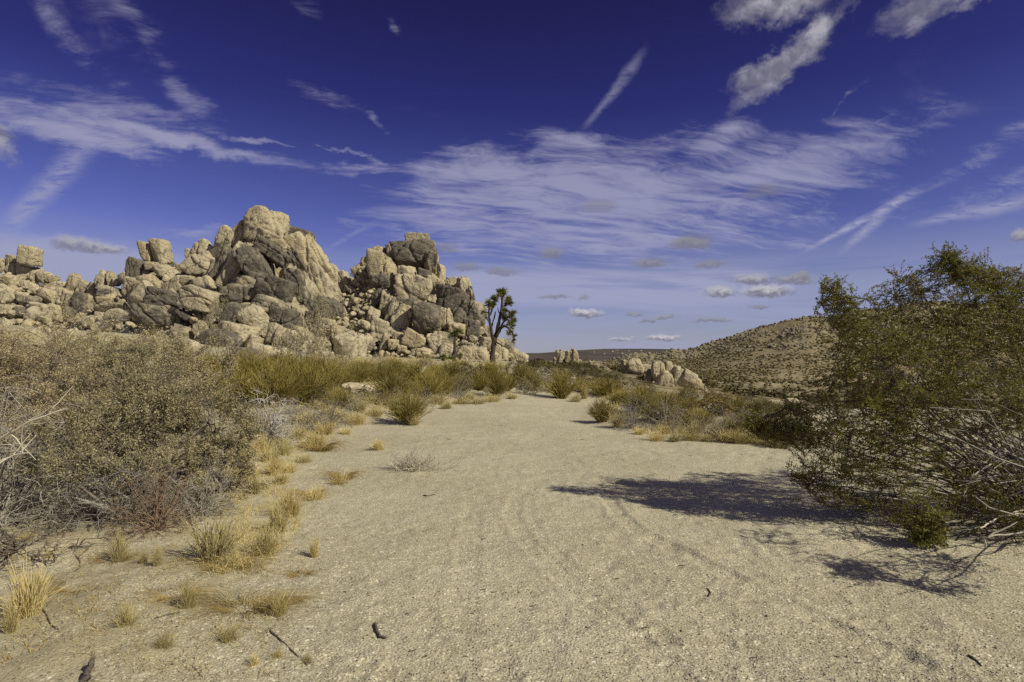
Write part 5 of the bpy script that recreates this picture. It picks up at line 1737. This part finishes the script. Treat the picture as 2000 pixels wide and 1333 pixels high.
    link('stems', gs.mesh('stems', M['creo_stem']), o)
    link('twigs', gt.mesh('twigs', M['creo_twig']), o)
    link('foliage', gl.mesh('foliage', M['creo_leaf']), o)
    tag(o, 'large creosote bush leaning over the sand at the right with tangled grey stems', 'bush')


build_creosote()
limb('bare_branch', 'pale broken branch lying on the sand under the creosote bush', [(1915, 1030, 4.75), (1950, 1010, 4.8), (2000, 995, 4.85), (2060, 975, 4.9)], 0.006, 0.010, 'twig_pale', forks=3, seed=8)
limb('bare_branch', 'bleached branch lying lowest along the ground at the right edge', [(1895, 1046, 4.72), (1930, 1052, 4.6), (1975, 1045, 4.6), (2050, 1035, 4.62)], 0.005, 0.008, 'twig_pale', forks=3, seed=9)

# the bleached fan of stems standing in the track
def pale_fan():
    P = hit(812, 919)[0]
    rng = np.random.default_rng(81)
    n = 210
    az = rng.uniform(0, 2 * pi, n)
    el = rng.uniform(0.12, 1.35, n)
    L = rng.uniform(0.18, 0.46, n)
    d = np.stack([np.cos(az) * np.cos(el), 0.7 * np.sin(az) * np.cos(el), np.sin(el)], 1)
    b = rng.normal(size=(n, 3)) * np.array([0.16, 0.05, 0])
    p = obj_wiggle(bez(b, b + d * L[:, None] * np.array([1.0, 1, 0.95]), d + rng.normal(size=(n, 3)) * 0.2, 5), rng, 0.006)
    g = Geo()
    tubes(g, p, np.linspace(0.0034, 0.0012, 5)[None] * np.ones((n, 1)), 3)
    m = 420
    s = rng.integers(0, n, m)
    k = rng.integers(1, 4, m)
    a = p[s, k]
    tn = unit(p[s, k + 1] - a)
    q = bez(a, a + unit(tn + rng.normal(size=(m, 3)) * 0.4) * rng.uniform(0.05, 0.16, m)[:, None], tn, 3)
    tubes(g, q, np.linspace(0.0016, 0.0009, 3)[None] * np.ones((m, 1)), 3)
    tag(link('dead_shrub', g.mesh('dead_shrub', M['twig_pale']), None, P), 'low fan of bleached pale stems standing alone in the track', 'dead shrub', 'grey dead shrubs')


pale_fan()

# ------------------------------------------------------------------ dry grass
GT = 'straw coloured grass tufts along the left of the track'
for row in [
    ('straw', 405, 1098, 96, 96, 'largest pale straw tuft, in front of the reddish shrub'),
    ('straw', 36, 1212, 82, 112, 'tall golden tuft at the left edge near the bottom'),
    ('straw', 226, 1098, 40, 52, 'slim straw tuft on bare sand left of the largest tuft'),
    ('straw', 240, 1228, 46, 54, 'small upright straw tuft standing on bare sand right of the golden one'),
    ('straw', 305, 1105, 22, 40, 'thin single straw clump between the slim tuft and the largest tuft'),
    ('straw', 277, 1100, 20, 26, 'short wispy clump right beside the slim straw tuft'),
    ('straw', 497, 968, 28, 52, 'narrow upright straw tuft at the right foot of the large saltbush'),
    ('straw', 536, 1046, 58, 66, 'leaning straw tuft on the edge of the track, lower of a touching pair'),
    ('straw', 562, 1012, 56, 50, 'straw tuft on the edge of the track, upper of a touching pair'),
    ('straw', 512, 1092, 60, 50, 'ragged straw tuft trailing brown litter toward the track'),
    ('straw', 440, 1112, 50, 34, 'low straw clump at the foot of the largest tuft'),
    ('straw', 612, 1090, 26, 42, 'sparse tuft alone on the gravel just inside the track'),
    ('straw', 318, 1272, 34, 36, 'short tuft with grey stalks near the bottom, left of the brown mat'),
    ('straw', 495, 1302, 20, 34, 'thin tuft with a dead grey stalk near the bottom edge'),
    ('straw', 540, 1290, 22, 24, 'tiny tuft right of the one with a dead grey stalk'),
    ('straw', 598, 1296, 24, 18, 'tiny green yellow tuft at the end of the long dark stick'),
    ('straw', 360, 1190, 40, 60, 'wispy pale tuft rising behind the brown mat'),
    ('straw', 440, 1258, 44, 40, 'stubby tuft with broken pale stalks below the brown mat'),
    ('straw', 540, 1205, 50, 44, 'dense straw clump at the right end of the brown mat'),
    ('straw', 612, 880, 60, 44, 'broad matted tuft of fallen straw below the bleached dead shrub'),
    ('straw', 556, 890, 26, 36, 'upright tuft left of the matted fallen straw'),
    ('straw', 735, 882, 44, 30, 'yellow tuft just left of the pale fan of stems'),
    ('straw', 808, 832, 26, 30, 'bright straw tuft at the foot of the wide olive broom'),
    ('straw', 1206, 836, 30, 36, 'golden tuft between the lone broom and the bristly grey shrub'),
    ('straw', 1142, 780, 20, 30, 'pale upright tuft at the far bend of the track'),
    ('straw', 660, 948, 44, 22, 'flat weedy tuft with dark twigs in the left part of the track'),
    ('straw', 610, 978, 40, 24, 'flat tuft on the track edge right of the narrow upright one'),
    ('straw', 40, 1060, 36, 18, 'yellow wisp of grass among the fallen brush at the left edge'),
    ('straw', 92, 1090, 28, 16, 'small yellow wisp on the sand below the fallen brush'),
    ('straw', 12, 1240, 40, 60, 'darker golden clump against the left frame edge beside the tall tuft'),
]:
    px_plant(*row[:6], GT, RNG)
for px, py, w, h in [(470, 900, 60, 40), (505, 885, 50, 40), (530, 930, 50, 36), (480, 935, 50, 30), (520, 905, 60, 30), (545, 948, 40, 30), (460, 930, 40, 30), (600, 830, 60, 30), (630, 850, 50, 30), (655, 820, 50, 26), (690, 830, 50, 24), (620, 800, 40, 22), (700, 805, 40, 22),
                     (580, 860, 40, 26), (640, 812, 40, 24), (730, 815, 40, 20), (672, 850, 36, 18), (560, 925, 40, 24), (725, 790, 36, 18), (540, 880, 40, 26), (590, 905, 34, 18), (660, 800, 44, 30), (640, 790, 44, 26), (685, 790, 40, 24)]:
    px_plant('straw', px, py, w, h, 'straw tuft in the dry grass strip between the left bushes and the track', 'straw tufts in the left grass strip', RNG)
for px, py, w, h in [(1285, 862, 36, 20), (1320, 864, 40, 20), (1350, 862, 40, 22), (1420, 866, 44, 24), (1445, 868, 50, 24), (1470, 868, 50, 24), (1495, 872, 40, 22), (1250, 850, 30, 18), (1385, 864, 40, 20), (1520, 876, 40, 20), (1300, 850, 34, 20), (1360, 848, 36, 22), (1405, 850, 36, 24), (1460, 855, 40, 26)]:
    px_plant('straw', px, py, w, h, 'straw tuft on the edge of the bank right of the track', 'straw tufts along the right bank', RNG)
for px, py, w, h in [(900, 790, 40, 16), (930, 790, 40, 14), (960, 786, 44, 14), (870, 800, 40, 16), (1000, 780, 30, 14), (850, 790, 40, 18), (915, 782, 30, 14), (1125, 786, 24, 16), (700, 715, 60, 16), (760, 712, 60, 14), (820, 712, 50, 14), (900, 715, 60, 14), (960, 722, 60, 14), (1030, 730, 40, 12), (660, 712, 50, 16), (720, 722, 60, 16), (860, 725, 50, 14)]:
    px_plant('straw', px, py, w, h, 'straw tuft on the far bank of the bend and the slope above it', 'straw tufts on the far bank', RNG)
for px, py, w, h, lab in [(455, 1212, 190, 22, 'flattened mat of brown dead weeds in the left foreground'), (330, 1178, 120, 14, 'thin scatter of brown weeds right of the tall golden tuft'), (560, 1185, 70, 14, 'flat brown weed patch at the track edge above the brown mat'), (582, 1130, 60, 12, 'small brown weed patch at the track edge below the sparse tuft'),
                          (430, 1120, 150, 16, 'brown litter of weeds around the base of the largest tuft'), (205, 1105, 90, 12, 'brown litter under the slim straw tuft'), (665, 940, 66, 16, 'dark weedy mat on the left side of the track'), (600, 972, 70, 12, 'brown weed mat with a long pale stalk at the track edge'),
                          (130, 1165, 150, 14, 'sparse brown weeds between the fallen brush and the tall golden tuft'), (620, 885, 80, 18, 'reddish brown fallen stalks under the matted straw')]:
    px_plant('mat', px, py, w, h, lab, 'flattened brown weeds', RNG, flat=0.55, rot=0.0)


def ground_grass(name, label, poly, n, h, mat, seed, rad=0.002):
    """loose dry blades nobody could count"""
    rng = np.random.default_rng(seed)
    P = np.array(poly, float)
    px = rng.uniform(P[:, 0].min(), P[:, 0].max(), n * 3)
    py = rng.uniform(P[:, 1].min(), P[:, 1].max(), n * 3)
    k = poly_sd(px, py, P) < 0
    px, py = px[k][:n], py[k][:n]
    cl = vnoise(np.stack([px * 0.03, py * 0.06, 0 * px + seed], 1), seed) + rng.uniform(-0.5, 0.5, len(px))
    k = cl > -0.1
    B = hit_many(px[k], py[k])
    N = len(B)
    hh = h * rng.uniform(0.4, 1.2, N)
    lean = rng.normal(size=(N, 3)) * np.array([0.45, 0.45, 0]) * hh[:, None]
    top = B + lean
    top[:, 2] += hh * rng.uniform(0.25, 1.0, N)
    p = bez(B - np.array([0, 0, 0.01]), top, np.array([[0, 0, 1.0]]) + lean, 3)
    g = Geo()
    sc = np.maximum(1.0, B[:, 1] / 9.0)[:, None]
    tubes(g, p, np.array([[1, 0.9, 0.4]]) * rad * sc, 3)
    tag(link(name, g.mesh(name, M[mat])), label, None, None, 'stuff')


ground_grass('dry_grass', 'scattered dry blades along the left edge of the track', [(0, 1230), (200, 1060), (470, 1000), (560, 860), (640, 800), (740, 790), (760, 840), (650, 900), (620, 980), (600, 1090), (580, 1200), (560, 1320), (300, 1333)], 2800, 0.06, 'straw', 31, 0.0015)
ground_grass('dry_grass', 'pale dry grass on the slope below the rocks', [(300, 706), (500, 712), (640, 700), (760, 702), (900, 706), (1010, 712), (1060, 730), (1040, 770), (960, 782), (860, 796), (760, 800), (640, 800), (420, 830), (330, 760)], 9000, 0.26, 'straw', 32, 0.003)
ground_grass('dry_grass', 'dry grass on the bank right of the track', [(1170, 770), (1260, 766), (1400, 790), (1560, 820), (1560, 876), (1480, 868), (1330, 856), (1220, 842), (1170, 815)], 5000, 0.18, 'straw', 33, 0.003)
ground_grass('dry_grass', 'dry grass on the bank above the large left bushes', [(-60, 640), (150, 648), (350, 668), (430, 705), (300, 730), (100, 715), (-60, 700)], 2500, 0.35, 'straw', 36, 0.004)
ground_grass('dry_grass', 'ragged strip of short straw along the left edge of the track', [(420, 1010), (470, 920), (530, 860), (600, 800), (690, 795), (720, 825), (640, 860), (580, 900), (560, 960), (590, 1030), (520, 1120), (400, 1130), (450, 1080)], 5200, 0.11, 'straw', 37, 0.0014)
ground_grass('plant_litter', 'brown twig and stalk litter under the left bushes', [(0, 1100), (150, 1010), (420, 1000), (500, 940), (620, 850), (600, 1000), (590, 1180), (440, 1260), (250, 1240), (0, 1300)], 4200, 0.04, 'straw_brown', 34, 0.0015)
ground_grass('plant_litter', 'dark litter scattered under the creosote bush', [(1560, 960), (1750, 960), (2000, 1000), (2000, 1090), (1850, 1060), (1700, 1030)], 1400, 0.05, 'twig_dark', 35)

ground_grass('plant_litter', 'fine dark crumbs of bark and twig strewn over the track', [(600, 1333), (620, 980), (720, 850), (960, 790), (1150, 785), (1200, 840), (1560, 880), (2000, 1100), (2000, 1333)], 2600, 0.016, 'twig_dark', 38, 0.0019)


# ------------------------------------------------------------------ joshua trees
def joshua_px(cx, cy):
    return 920 + cx / 7.02, 540 + cy / 7.02


def rosette(seed, n=90, L=0.24, dead=False):
    rng = np.random.default_rng(seed)
    d = unit(rng.normal(size=(n, 3)))
    if dead:
        d[:, 2] = -np.abs(d[:, 2]) * 1.2 - 0.1
    else:
        d[:, 2] = np.abs(d[:, 2]) * 1.1 - 0.28
    d = unit(d)
    s = unit(np.cross(d, rng.normal(size=(n, 3))))
    Ln = (L * rng.uniform(0.75, 1.1, n))[:, None]
    w = 0.016
    b = d * 0.02
    v = np.stack([b + s * w, b + d * Ln * 0.45 + s * w * 0.9, b + d * Ln, b + d * Ln * 0.45 - s * w * 0.9, b - s * w], 1)
    i = np.arange(n * 5).reshape(n, 5)
    g = Geo()
    g.add(v.reshape(-1, 3), i[:, [0, 1, 3, 4]], i[:, [1, 2, 3]])
    return g


ROS = [rosette(900 + k).mesh('leaf_rosette', M['josh_leaf'], False) for k in range(4)]
ROSD = [rosette(910 + k, 60, 0.20, True).mesh('dead_leaves', M['josh_dead'], False) for k in range(2)]


def build_joshua():
    depth = 37.0
    rng = np.random.default_rng(55)
    bpx, bpy = joshua_px(288, 1235)
    X0 = (bpx - 1000) / F * depth
    base = np.array([X0, depth, float(ground(np.array([X0]), np.array([depth]))[0])])
    o = empty('joshua_tree', base)

    def W(cx, cy, dy=0.0):
        px, py = joshua_px(cx, cy)
        y = depth + dy
        return np.array([(px - 1000) / F * y, y, CAMZ + (HY - py) / F * y]) - base

    def limb_(nm, pts, r0, r1, n=14):
        P = np.array(pts)
        t = np.linspace(0, 1, len(P))
        tt = np.linspace(0, 1, n)
        Q = np.stack([np.interp(tt, t, P[:, k]) for k in range(3)], 1)
        Q[1:-1] = (Q[:-2] + 2 * Q[1:-1] + Q[2:]) / 4
        Q = Q + rng.normal(size=Q.shape) * 0.012
        rr = 1.2 * np.linspace(r0, r1, n) * rng.uniform(0.88, 1.12, n)
        rr[-1] *= 0.5
        g = Geo()
        tubes(g, Q[None], rr[None], 9)
        return link(nm, g.mesh(nm, M['josh_bark']), o)

    b0 = W(288, 1300)
    b0[2] = -0.3
    fork = W(312, 890)
    limb_('trunk', [b0, W(288, 1180), W(300, 1040), fork, W(320, 820)], 0.150, 0.125)
    limb_('branch', [W(310, 900), W(282, 760, -0.1), W(258, 640, -0.2), W(246, 540, -0.25), W(248, 430, -0.3)], 0.085, 0.05)
    limb_('branch', [W(258, 640, -0.2), W(232, 600, -0.3), W(205, 575, -0.35)], 0.045, 0.03, 7)
    limb_('branch', [W(250, 560, -0.25), W(280, 490, -0.2), W(308, 400, -0.15), W(325, 330, -0.1)], 0.055, 0.045, 9)
    limb_('branch', [W(246, 500, -0.25), W(215, 492, -0.3), W(180, 500, -0.35)], 0.04, 0.03, 7)
    limb_('branch', [W(285, 720, -0.1), W(296, 620, 0.1), W(325, 545, 0.2), W(340, 480, 0.25)], 0.05, 0.035, 9)
    limb_('branch', [W(318, 880), W(355, 740, 0.05), W(385, 620, 0.1), W(405, 520, 0.1), W(425, 400, 0.1), W(425, 290, 0.1)], 0.105, 0.06, 18)
    limb_('branch', [W(398, 520, 0.1), W(372, 470, 0.2), W(365, 415, 0.25)], 0.035, 0.015, 7)
    limb_('branch', [W(330, 870), W(385, 740, -0.15), W(440, 680, -0.3), W(480, 680, -0.35), W(530, 730, -0.4), W(575, 780, -0.4), W(595, 850, -0.4), W(592, 900, -0.4)], 0.10, 0.035, 22)
    limb_('branch', [W(395, 720, -0.15), W(440, 630, 0.2), W(490, 590, 0.35), W(545, 630, 0.4)], 0.06, 0.04, 10)
    limb_('branch', [W(412, 480, 0.1), W(455, 440, -0.1), W(500, 460, -0.2), W(545, 510, -0.2), W(565, 570, -0.2)], 0.05, 0.035, 10)
    limb_('branch', [W(420, 430, 0.1), W(470, 400, 0.25), W(510, 340, 0.3)], 0.05, 0.035, 8)
    limb_('broken_branch', [W(345, 900), W(390, 930, -0.2), W(425, 955, -0.3)], 0.04, 0.02, 6)
    heads = [(248, 395, -0.3, 1.1), (240, 360, -0.4, 1.0), (270, 420, -0.2, 0.9), (205, 575, -0.35, 0.55), (325, 320, -0.1, 1.1), (305, 300, 0, 0.9), (310, 385, -0.15, 0.8), (170, 502, -0.35, 0.75), (438, 215, 0.1, 1.25), (400, 225, 0.2, 0.95), (375, 215, 0.0, 0.9),
             (445, 260, 0.0, 1.0), (370, 278, -0.2, 0.9), (420, 290, 0.1, 0.8), (510, 310, 0.3, 1.0), (515, 365, 0.25, 1.1), (552, 375, 0.2, 0.8), (490, 390, 0.3, 0.8), (455, 480, -0.1, 1.0), (440, 530, 0.1, 1.0), (450, 570, 0.1, 0.8), (575, 515, -0.2, 1.15), (555, 540, -0.3, 0.9),
             (585, 608, 0.4, 0.95), (550, 640, 0.4, 1.0), (520, 570, 0.3, 0.9), (570, 690, -0.1, 0.95), (525, 660, 0.2, 0.9), (530, 770, -0.4, 1.0), (598, 825, -0.4, 0.8), (592, 885, -0.4, 0.7), (470, 600, 0.3, 0.7), (485, 340, 0.2, 0.7)]
    for k, (cx, cy, dy, s) in enumerate(heads):
        p = W(cx, cy, dy)
        r = link('leaf_rosette', ROS[k % 4], o, p, rng.uniform(-0.6, 0.6, 3) + np.array([0, 0, k]), (s * 1.36,) * 3)
        if k % 2 == 0:
            link('dead_leaves', ROSD[k % 2], o, p - np.array([0, 0, 0.07]), (0, 0, k), (s,) * 3)
    tag(o, 'tall branching joshua tree standing dark against the sky', 'joshua tree', 'joshua trees by the second outcrop')

    def pole(px, base_py, top_py, r, heads_, label, dpt):
        X = (px - 1000) / F * dpt
        gz = float(ground(np.array([X]), np.array([dpt]))[0])
        o2 = empty('joshua_tree', (X, dpt, gz))
        H = CAMZ + (HY - top_py) / F * dpt - gz
        Q = np.stack([np.linspace(0, 0.05, 10) + rng.normal(size=10) * 0.012, np.zeros(10), np.linspace(-0.2, H, 10)], 1)
        g = Geo()
        tubes(g, Q[None], (np.linspace(1.1, 0.8, 10) * r)[None], 8)
        link('trunk', g.mesh('trunk', M['josh_bark']), o2)
        for k, (dx, dz, s) in enumerate(heads_):
            link('leaf_rosette', ROS[k % 4], o2, (0.05 + dx, 0, H + dz), (0.1 * k, 0.1, k), (s,) * 3)
        link('dead_leaves', ROSD[0], o2, (0.05, 0, H - 0.12), (0, 0, 0), (1.0,) * 3)
        tag(o2, label, 'joshua tree', 'joshua trees by the second outcrop')
    pole(887, 718, 654, 0.10, [(-0.05, 0.06, 1.6), (-0.1, -0.12, 1.5), (0.32, 0.12, 1.35), (0.15, 0.2, 1.3)], 'unbranched pole joshua tree with a tufted top left of the tall one', 36.0)
    pole(864, 716, 698, 0.05, [(0, 0.03, 1.35), (0, -0.12, 1.2)], 'stubby young joshua tree left of the pole one', 35.5)
    pole(897, 716, 695, 0.04, [(0, 0.03, 0.9), (0, -0.1, 0.8)], 'thin young joshua tree immediately right of the pole one', 35.6)
    X = (879 - 1000) / F * 35.0
    gz = float(ground(np.array([X]), np.array([35.0]))[0])
    y = link('yucca', rosette(930, 120, 0.42).mesh('yucca', M['josh_leaf'], False), None, (X, 35.0, gz + 0.15))
    tag(y, 'trunkless spiky yucca at the foot of the pole joshua tree', 'yucca')


build_joshua()


# ------------------------------------------------------------------ shrubs of the valley and the far hill
def blob_shrub(seed, lv=1):
    rng = np.random.default_rng(seed)
    d, f = ICO[lv]
    r = 1 + (0.35 * 0.6 if lv else 0.30) * rng.normal(size=len(d))
    v = d * r[:, None] * np.array([0.5, 0.5, 0.42])
    v[:, 2] += 0.25
    return v, f


def build_far_shrubs():
    rng = np.random.default_rng(66)
    # valley floor: the nearer ones are things of their own
    near = []
    xs = rng.uniform(-10, 260, 7500)
    ys = 36 + 310 * rng.random(7500) ** 0.8
    px = 1000 + F * xs / ys
    k = (px > 1030) & (px < 2050)
    xs, ys = xs[k], ys[k]
    hh = hill_h(xs, ys)
    dens = noise2(xs, ys, 0.02, 3, 91)
    k = (hh < 3) & (dens + rng.uniform(-0.6, 0.6, len(xs)) > -0.25)
    xs, ys = xs[k], ys[k]
    zs = ground(xs, ys)
    order = np.argsort(ys)
    xs, ys, zs = xs[order], ys[order], zs[order]
    protos = []
    for q in range(5):
        v, f = blob_shrub(300 + q, 2)
        gl = Geo()
        r2 = np.random.default_rng(310 + q)
        n = 260
        d = unit(r2.normal(size=(n, 3)))
        d[:, 2] = np.abs(d[:, 2])
        pos = d * (0.5 * r2.uniform(0.55, 1.0, n) ** 0.6)[:, None] * np.array([1, 1, 0.85])
        leaves(gl, pos, 0.16, r2, d, 0.6, 0.8)
        protos.append(gl.mesh('valley_shrub', M['shrub_far']))
    N1 = 170
    for i in range(min(N1, len(xs))):
        s = rng.uniform(0.8, 1.9)
        o = link('valley_shrub', protos[i % 5], None, (xs[i], ys[i], zs[i] - 0.05), (0, 0, rng.uniform(0, 6.28)), (s, s, s * rng.uniform(0.6, 0.95)))
        tag(o, 'small dark shrub dotted over the valley floor below the far hill', 'shrub', 'dark shrubs on the valley floor')
    g = Geo()
    B = [blob_shrub(330 + q, 0) for q in range(12)]

    def add(x, y, z, s, fl):
        v, f = B[int(rng.integers(12))]
        a = rng.uniform(0, 6.28)
        c, sn = math.cos(a), math.sin(a)
        w = np.stack([v[:, 0] * c - v[:, 1] * sn, v[:, 0] * sn + v[:, 1] * c, v[:, 2] * fl], 1) * s + np.array([x, y, z - 0.1])
        g.add(w, None, f)
    for i in range(N1, len(xs)):
        add(xs[i], ys[i], zs[i], rng.uniform(1.0, 2.6), rng.uniform(0.6, 0.9))
    tag(link('valley_shrubs', g.mesh('valley_shrubs', M['shrub_far'])), 'dark low shrubs covering the distant valley floor', None, None, 'stuff')
    g = Geo()
    n = 30000
    px = rng.uniform(1180, 2080, n)
    y = rng.uniform(335, 680, n) 
    x = (px - 1000) / F * y
    h = hill_h(x, y)
    zmax = np.maximum(CAMZ + (HY - interp(px, HILL_SKY)) / F * 640 + 15, 1)
    dn = noise2(x, y, 0.03, 2, 95)
    k = (h > 1.0) & (h / zmax < 0.93) & (rng.random(n) < (0.76 - 0.45 * h / zmax + 0.8 * dn))
    x, y = x[k], y[k]
    z = ground(x, y)
    for i in range(len(x)):
        add(x[i], y[i], z[i], 0.8 + 1.7 * rng.random() ** 1.6, rng.uniform(0.5, 0.8))
    tag(link('hillside_shrubs', g.mesh('hillside_shrubs', M['shrub_far'])), 'thousands of small dark shrubs speckling the far hillside', None, None, 'stuff')
    # rocks of the hill crest and its left knoll
    g = Geo()
    R = [rock_shape(740 + q, 1, p=12, planes=8, rough=0.1, cracks=0) for q in range(6)]
    n = 6500
    px = rng.uniform(1180, 2080, n)
    y = rng.uniform(400, 690, n)
    x = (px - 1000) / F * y
    h = hill_h(x, y)
    zmax = np.maximum(CAMZ + (HY - interp(px, HILL_SKY)) / F * 640 + 15, 1)
    s_ = h / zmax
    cl = noise2(x, y, 0.03, 3, 97)
    k = (h > 2) & (rng.random(n) < np.clip((s_ - 0.42) * 1.7 + cl * 0.6, 0.0, 1))
    k |= (px > 1295) & (px < 1360) & (h > 6) & (s_ > 0.5)
    zg = ground(x, y)
    for i in np.where(k)[0]:
        v, f = R[int(rng.integers(6))]
        s = rng.uniform(1.2, 5.2) * (0.6 + 0.4 * rng.random())
        zz = zg[i]
        g.add(v * s * np.array([1.1, 1, rng.uniform(0.6, 1.2)]) + np.array([x[i], y[i], zz]), None, f)
    o = link('hill_rocks', g.mesh('hill_rocks', M['rock'], False))
    o.color = (0.45, 0.85, 0, 1)
    tag(o, 'brown rock rubble along the crest of the far hill', None, None, 'stuff')
    # a few pale houses far out on the plain
    for j, (px, py) in enumerate([(1180, 687), (1196, 688), (1215, 686), (1228, 686), (1243, 686), (1252, 687), (1268, 687), (1205, 689), (1160, 690)]):
        yy = 5200.0 + 310 * (j * 5 % 9)
        X = (px - 1000) / F * yy
        gz = float(ground(np.array([X]), np.array([yy]))[0])
        gg = Geo()
        w, d, h = 6 + 2.5 * (j * 7 % 4), 6, 3
        v = [(-w, -d, -2), (w, -d, -2), (w, d, -2), (-w, d, -2), (-w, -d, h), (w, -d, h), (w, d, h), (-w, d, h), (-w, 0, h + 4), (w, 0, h + 4)]
        gg.add(v, [(0, 1, 5, 4), (1, 2, 6, 5), (2, 3, 7, 6), (3, 0, 4, 7), (4, 5, 9, 8), (6, 7, 8, 9)], [(4, 8, 7), (5, 6, 9)])
        tag(link('house', gg.mesh('house', M['white_wall'], False), None, (X, yy, gz)), 'tiny white house far out on the dark plain', 'house', 'white houses on the distant plain')


build_far_shrubs()


# ------------------------------------------------------------------ grit and twigs on the sand
def build_gravel():
    rng = np.random.default_rng(88)
    n = 20000
    py = 1345 - 430 * rng.random(n) ** 1.6
    px = rng.uniform(-30, 2030, n)
    y = F * CAMZ / (py - HY)
    x = (px - 1000) / F * y
    z = ground_detail(x, y)
    d, f = ICO[0]
    d = d[:]
    s = 0.0022 + 0.0045 * rng.random(n) ** 3
    big = rng.random(n) < 0.012
    s[big] *= 2.0
    k = np.array([[0, 0, 1], [1, 0, 0], [-0.5, 0.87, 0], [-0.5, -0.87, 0], [0, 0, -0.6]])
    v = k[None] * (1 + 0.35 * rng.normal(size=(n, 5, 1))) * s[:, None, None]
    v[:, :, 2] *= 0.75
    v = v + np.stack([x, y, z + s * 0.2], 1)[:, None]
    t = np.array([[0, 1, 2], [0, 2, 3], [0, 3, 1], [4, 2, 1], [4, 3, 2], [4, 1, 3]])
    i = (np.arange(n) * 5)[:, None, None] + t[None]
    o = link('gravel', make_mesh('gravel', v.reshape(-1, 3), [i.reshape(-1, 3)], M['gravel'], False))
    tag(o, 'coarse granite grit strewn over the sand in the foreground', None, None, 'stuff')


build_gravel()


def stick(label, pts, r, group=None, seed=0, lift=0.0, mat='stick', name='stick'):
    """pts: photo pixels along a stick lying on the ground"""
    H = hit([q[0] for q in pts], [q[1] for q in pts])
    H[:, 2] = ground_detail(H[:, 0], H[:, 1]) + r * 0.7 + lift * np.linspace(0, 1, len(H))
    base = H[0].copy()
    n = 12
    t = np.linspace(0, 1, len(H))
    tt = np.linspace(0, 1, n)
    Q = np.stack([np.interp(tt, t, H[:, k]) for k in range(3)], 1)
    rng = np.random.default_rng(seed)
    Q = Q + rng.normal(size=Q.shape) * r * 0.22
    rr = np.linspace(1.0, 0.65, n) * r * rng.uniform(0.85, 1.15, n)
    rr[0] *= 0.5
    rr[-1] *= 0.4
    g = Geo()
    tubes(g, (Q - base)[None], rr[None], 6)
    return tag(link(name, g.mesh(name, M[mat]), None, base), label, 'stick', group)


GS = 'sticks lying on the sand'
stick('dark curled stick lying alone near the bottom centre', [(733, 1222), (736, 1238), (742, 1247), (754, 1252)], 0.0105, GS, 1)
stick('short bent twig lying on the bare sand right of centre', [(1380, 1152), (1388, 1158), (1386, 1164), (1383, 1168)], 0.006, GS, 2)
stick('weathered stump of branch jutting in at the bottom left edge', [(160, 1345), (172, 1322), (184, 1308)], 0.017, GS, 3, 0.05)
stick('long thin dark stick running from the weeds to the tiny green yellow tuft', [(525, 1232), (548, 1255), (570, 1275), (600, 1300)], 0.006, GS, 4)
stick('forked twig near the bottom right corner', [(1890, 1282), (1905, 1292), (1918, 1303)], 0.006, GS, 5)
stick('straight dark stick sticking out left of the brown mat', [(300, 1212), (325, 1205), (352, 1196)], 0.006, GS, 6)
stick('curved hoop of twig on the sand left of the slim straw tuft', [(146, 1083), (156, 1094), (157, 1108), (143, 1120)], 0.0042, GS, 7)
stick('long curved stem trailing from the tall golden tuft', [(75, 1180), (90, 1205), (100, 1220), (115, 1231)], 0.005, GS, 8)
stick('long pale straight stalk beside the brown weed mat at the track edge', [(560, 965), (590, 972), (630, 984)], 0.0035, GS, 9, mat='twig_pale')
stick('short dark chip of wood right of the pale fan of stems', [(826, 968), (838, 970), (850, 967)], 0.007, GS, 10)
rngs = np.random.default_rng(99)
for k in range(70):
    py = 800 + 500 * rngs.random() ** 1.3
    px = rngs.uniform(620, 1850) if py > 900 else rngs.uniform(860, 1500)
    L = rngs.uniform(5, 16) * (0.45 + 0.55 * (py - 690) / 600)
    a = rngs.uniform(-0.5, 0.5)
    stick('tiny dark twig scrap on the sand of the track', [(px, py), (px + L * 0.5, py + L * 0.22 * math.sin(a) + rngs.uniform(-1, 1)), (px + L, py + L * 0.45 * math.sin(a))], float(rngs.uniform(0.0022, 0.0045)), 'tiny twig scraps on the track', 200 + k, name='twig')
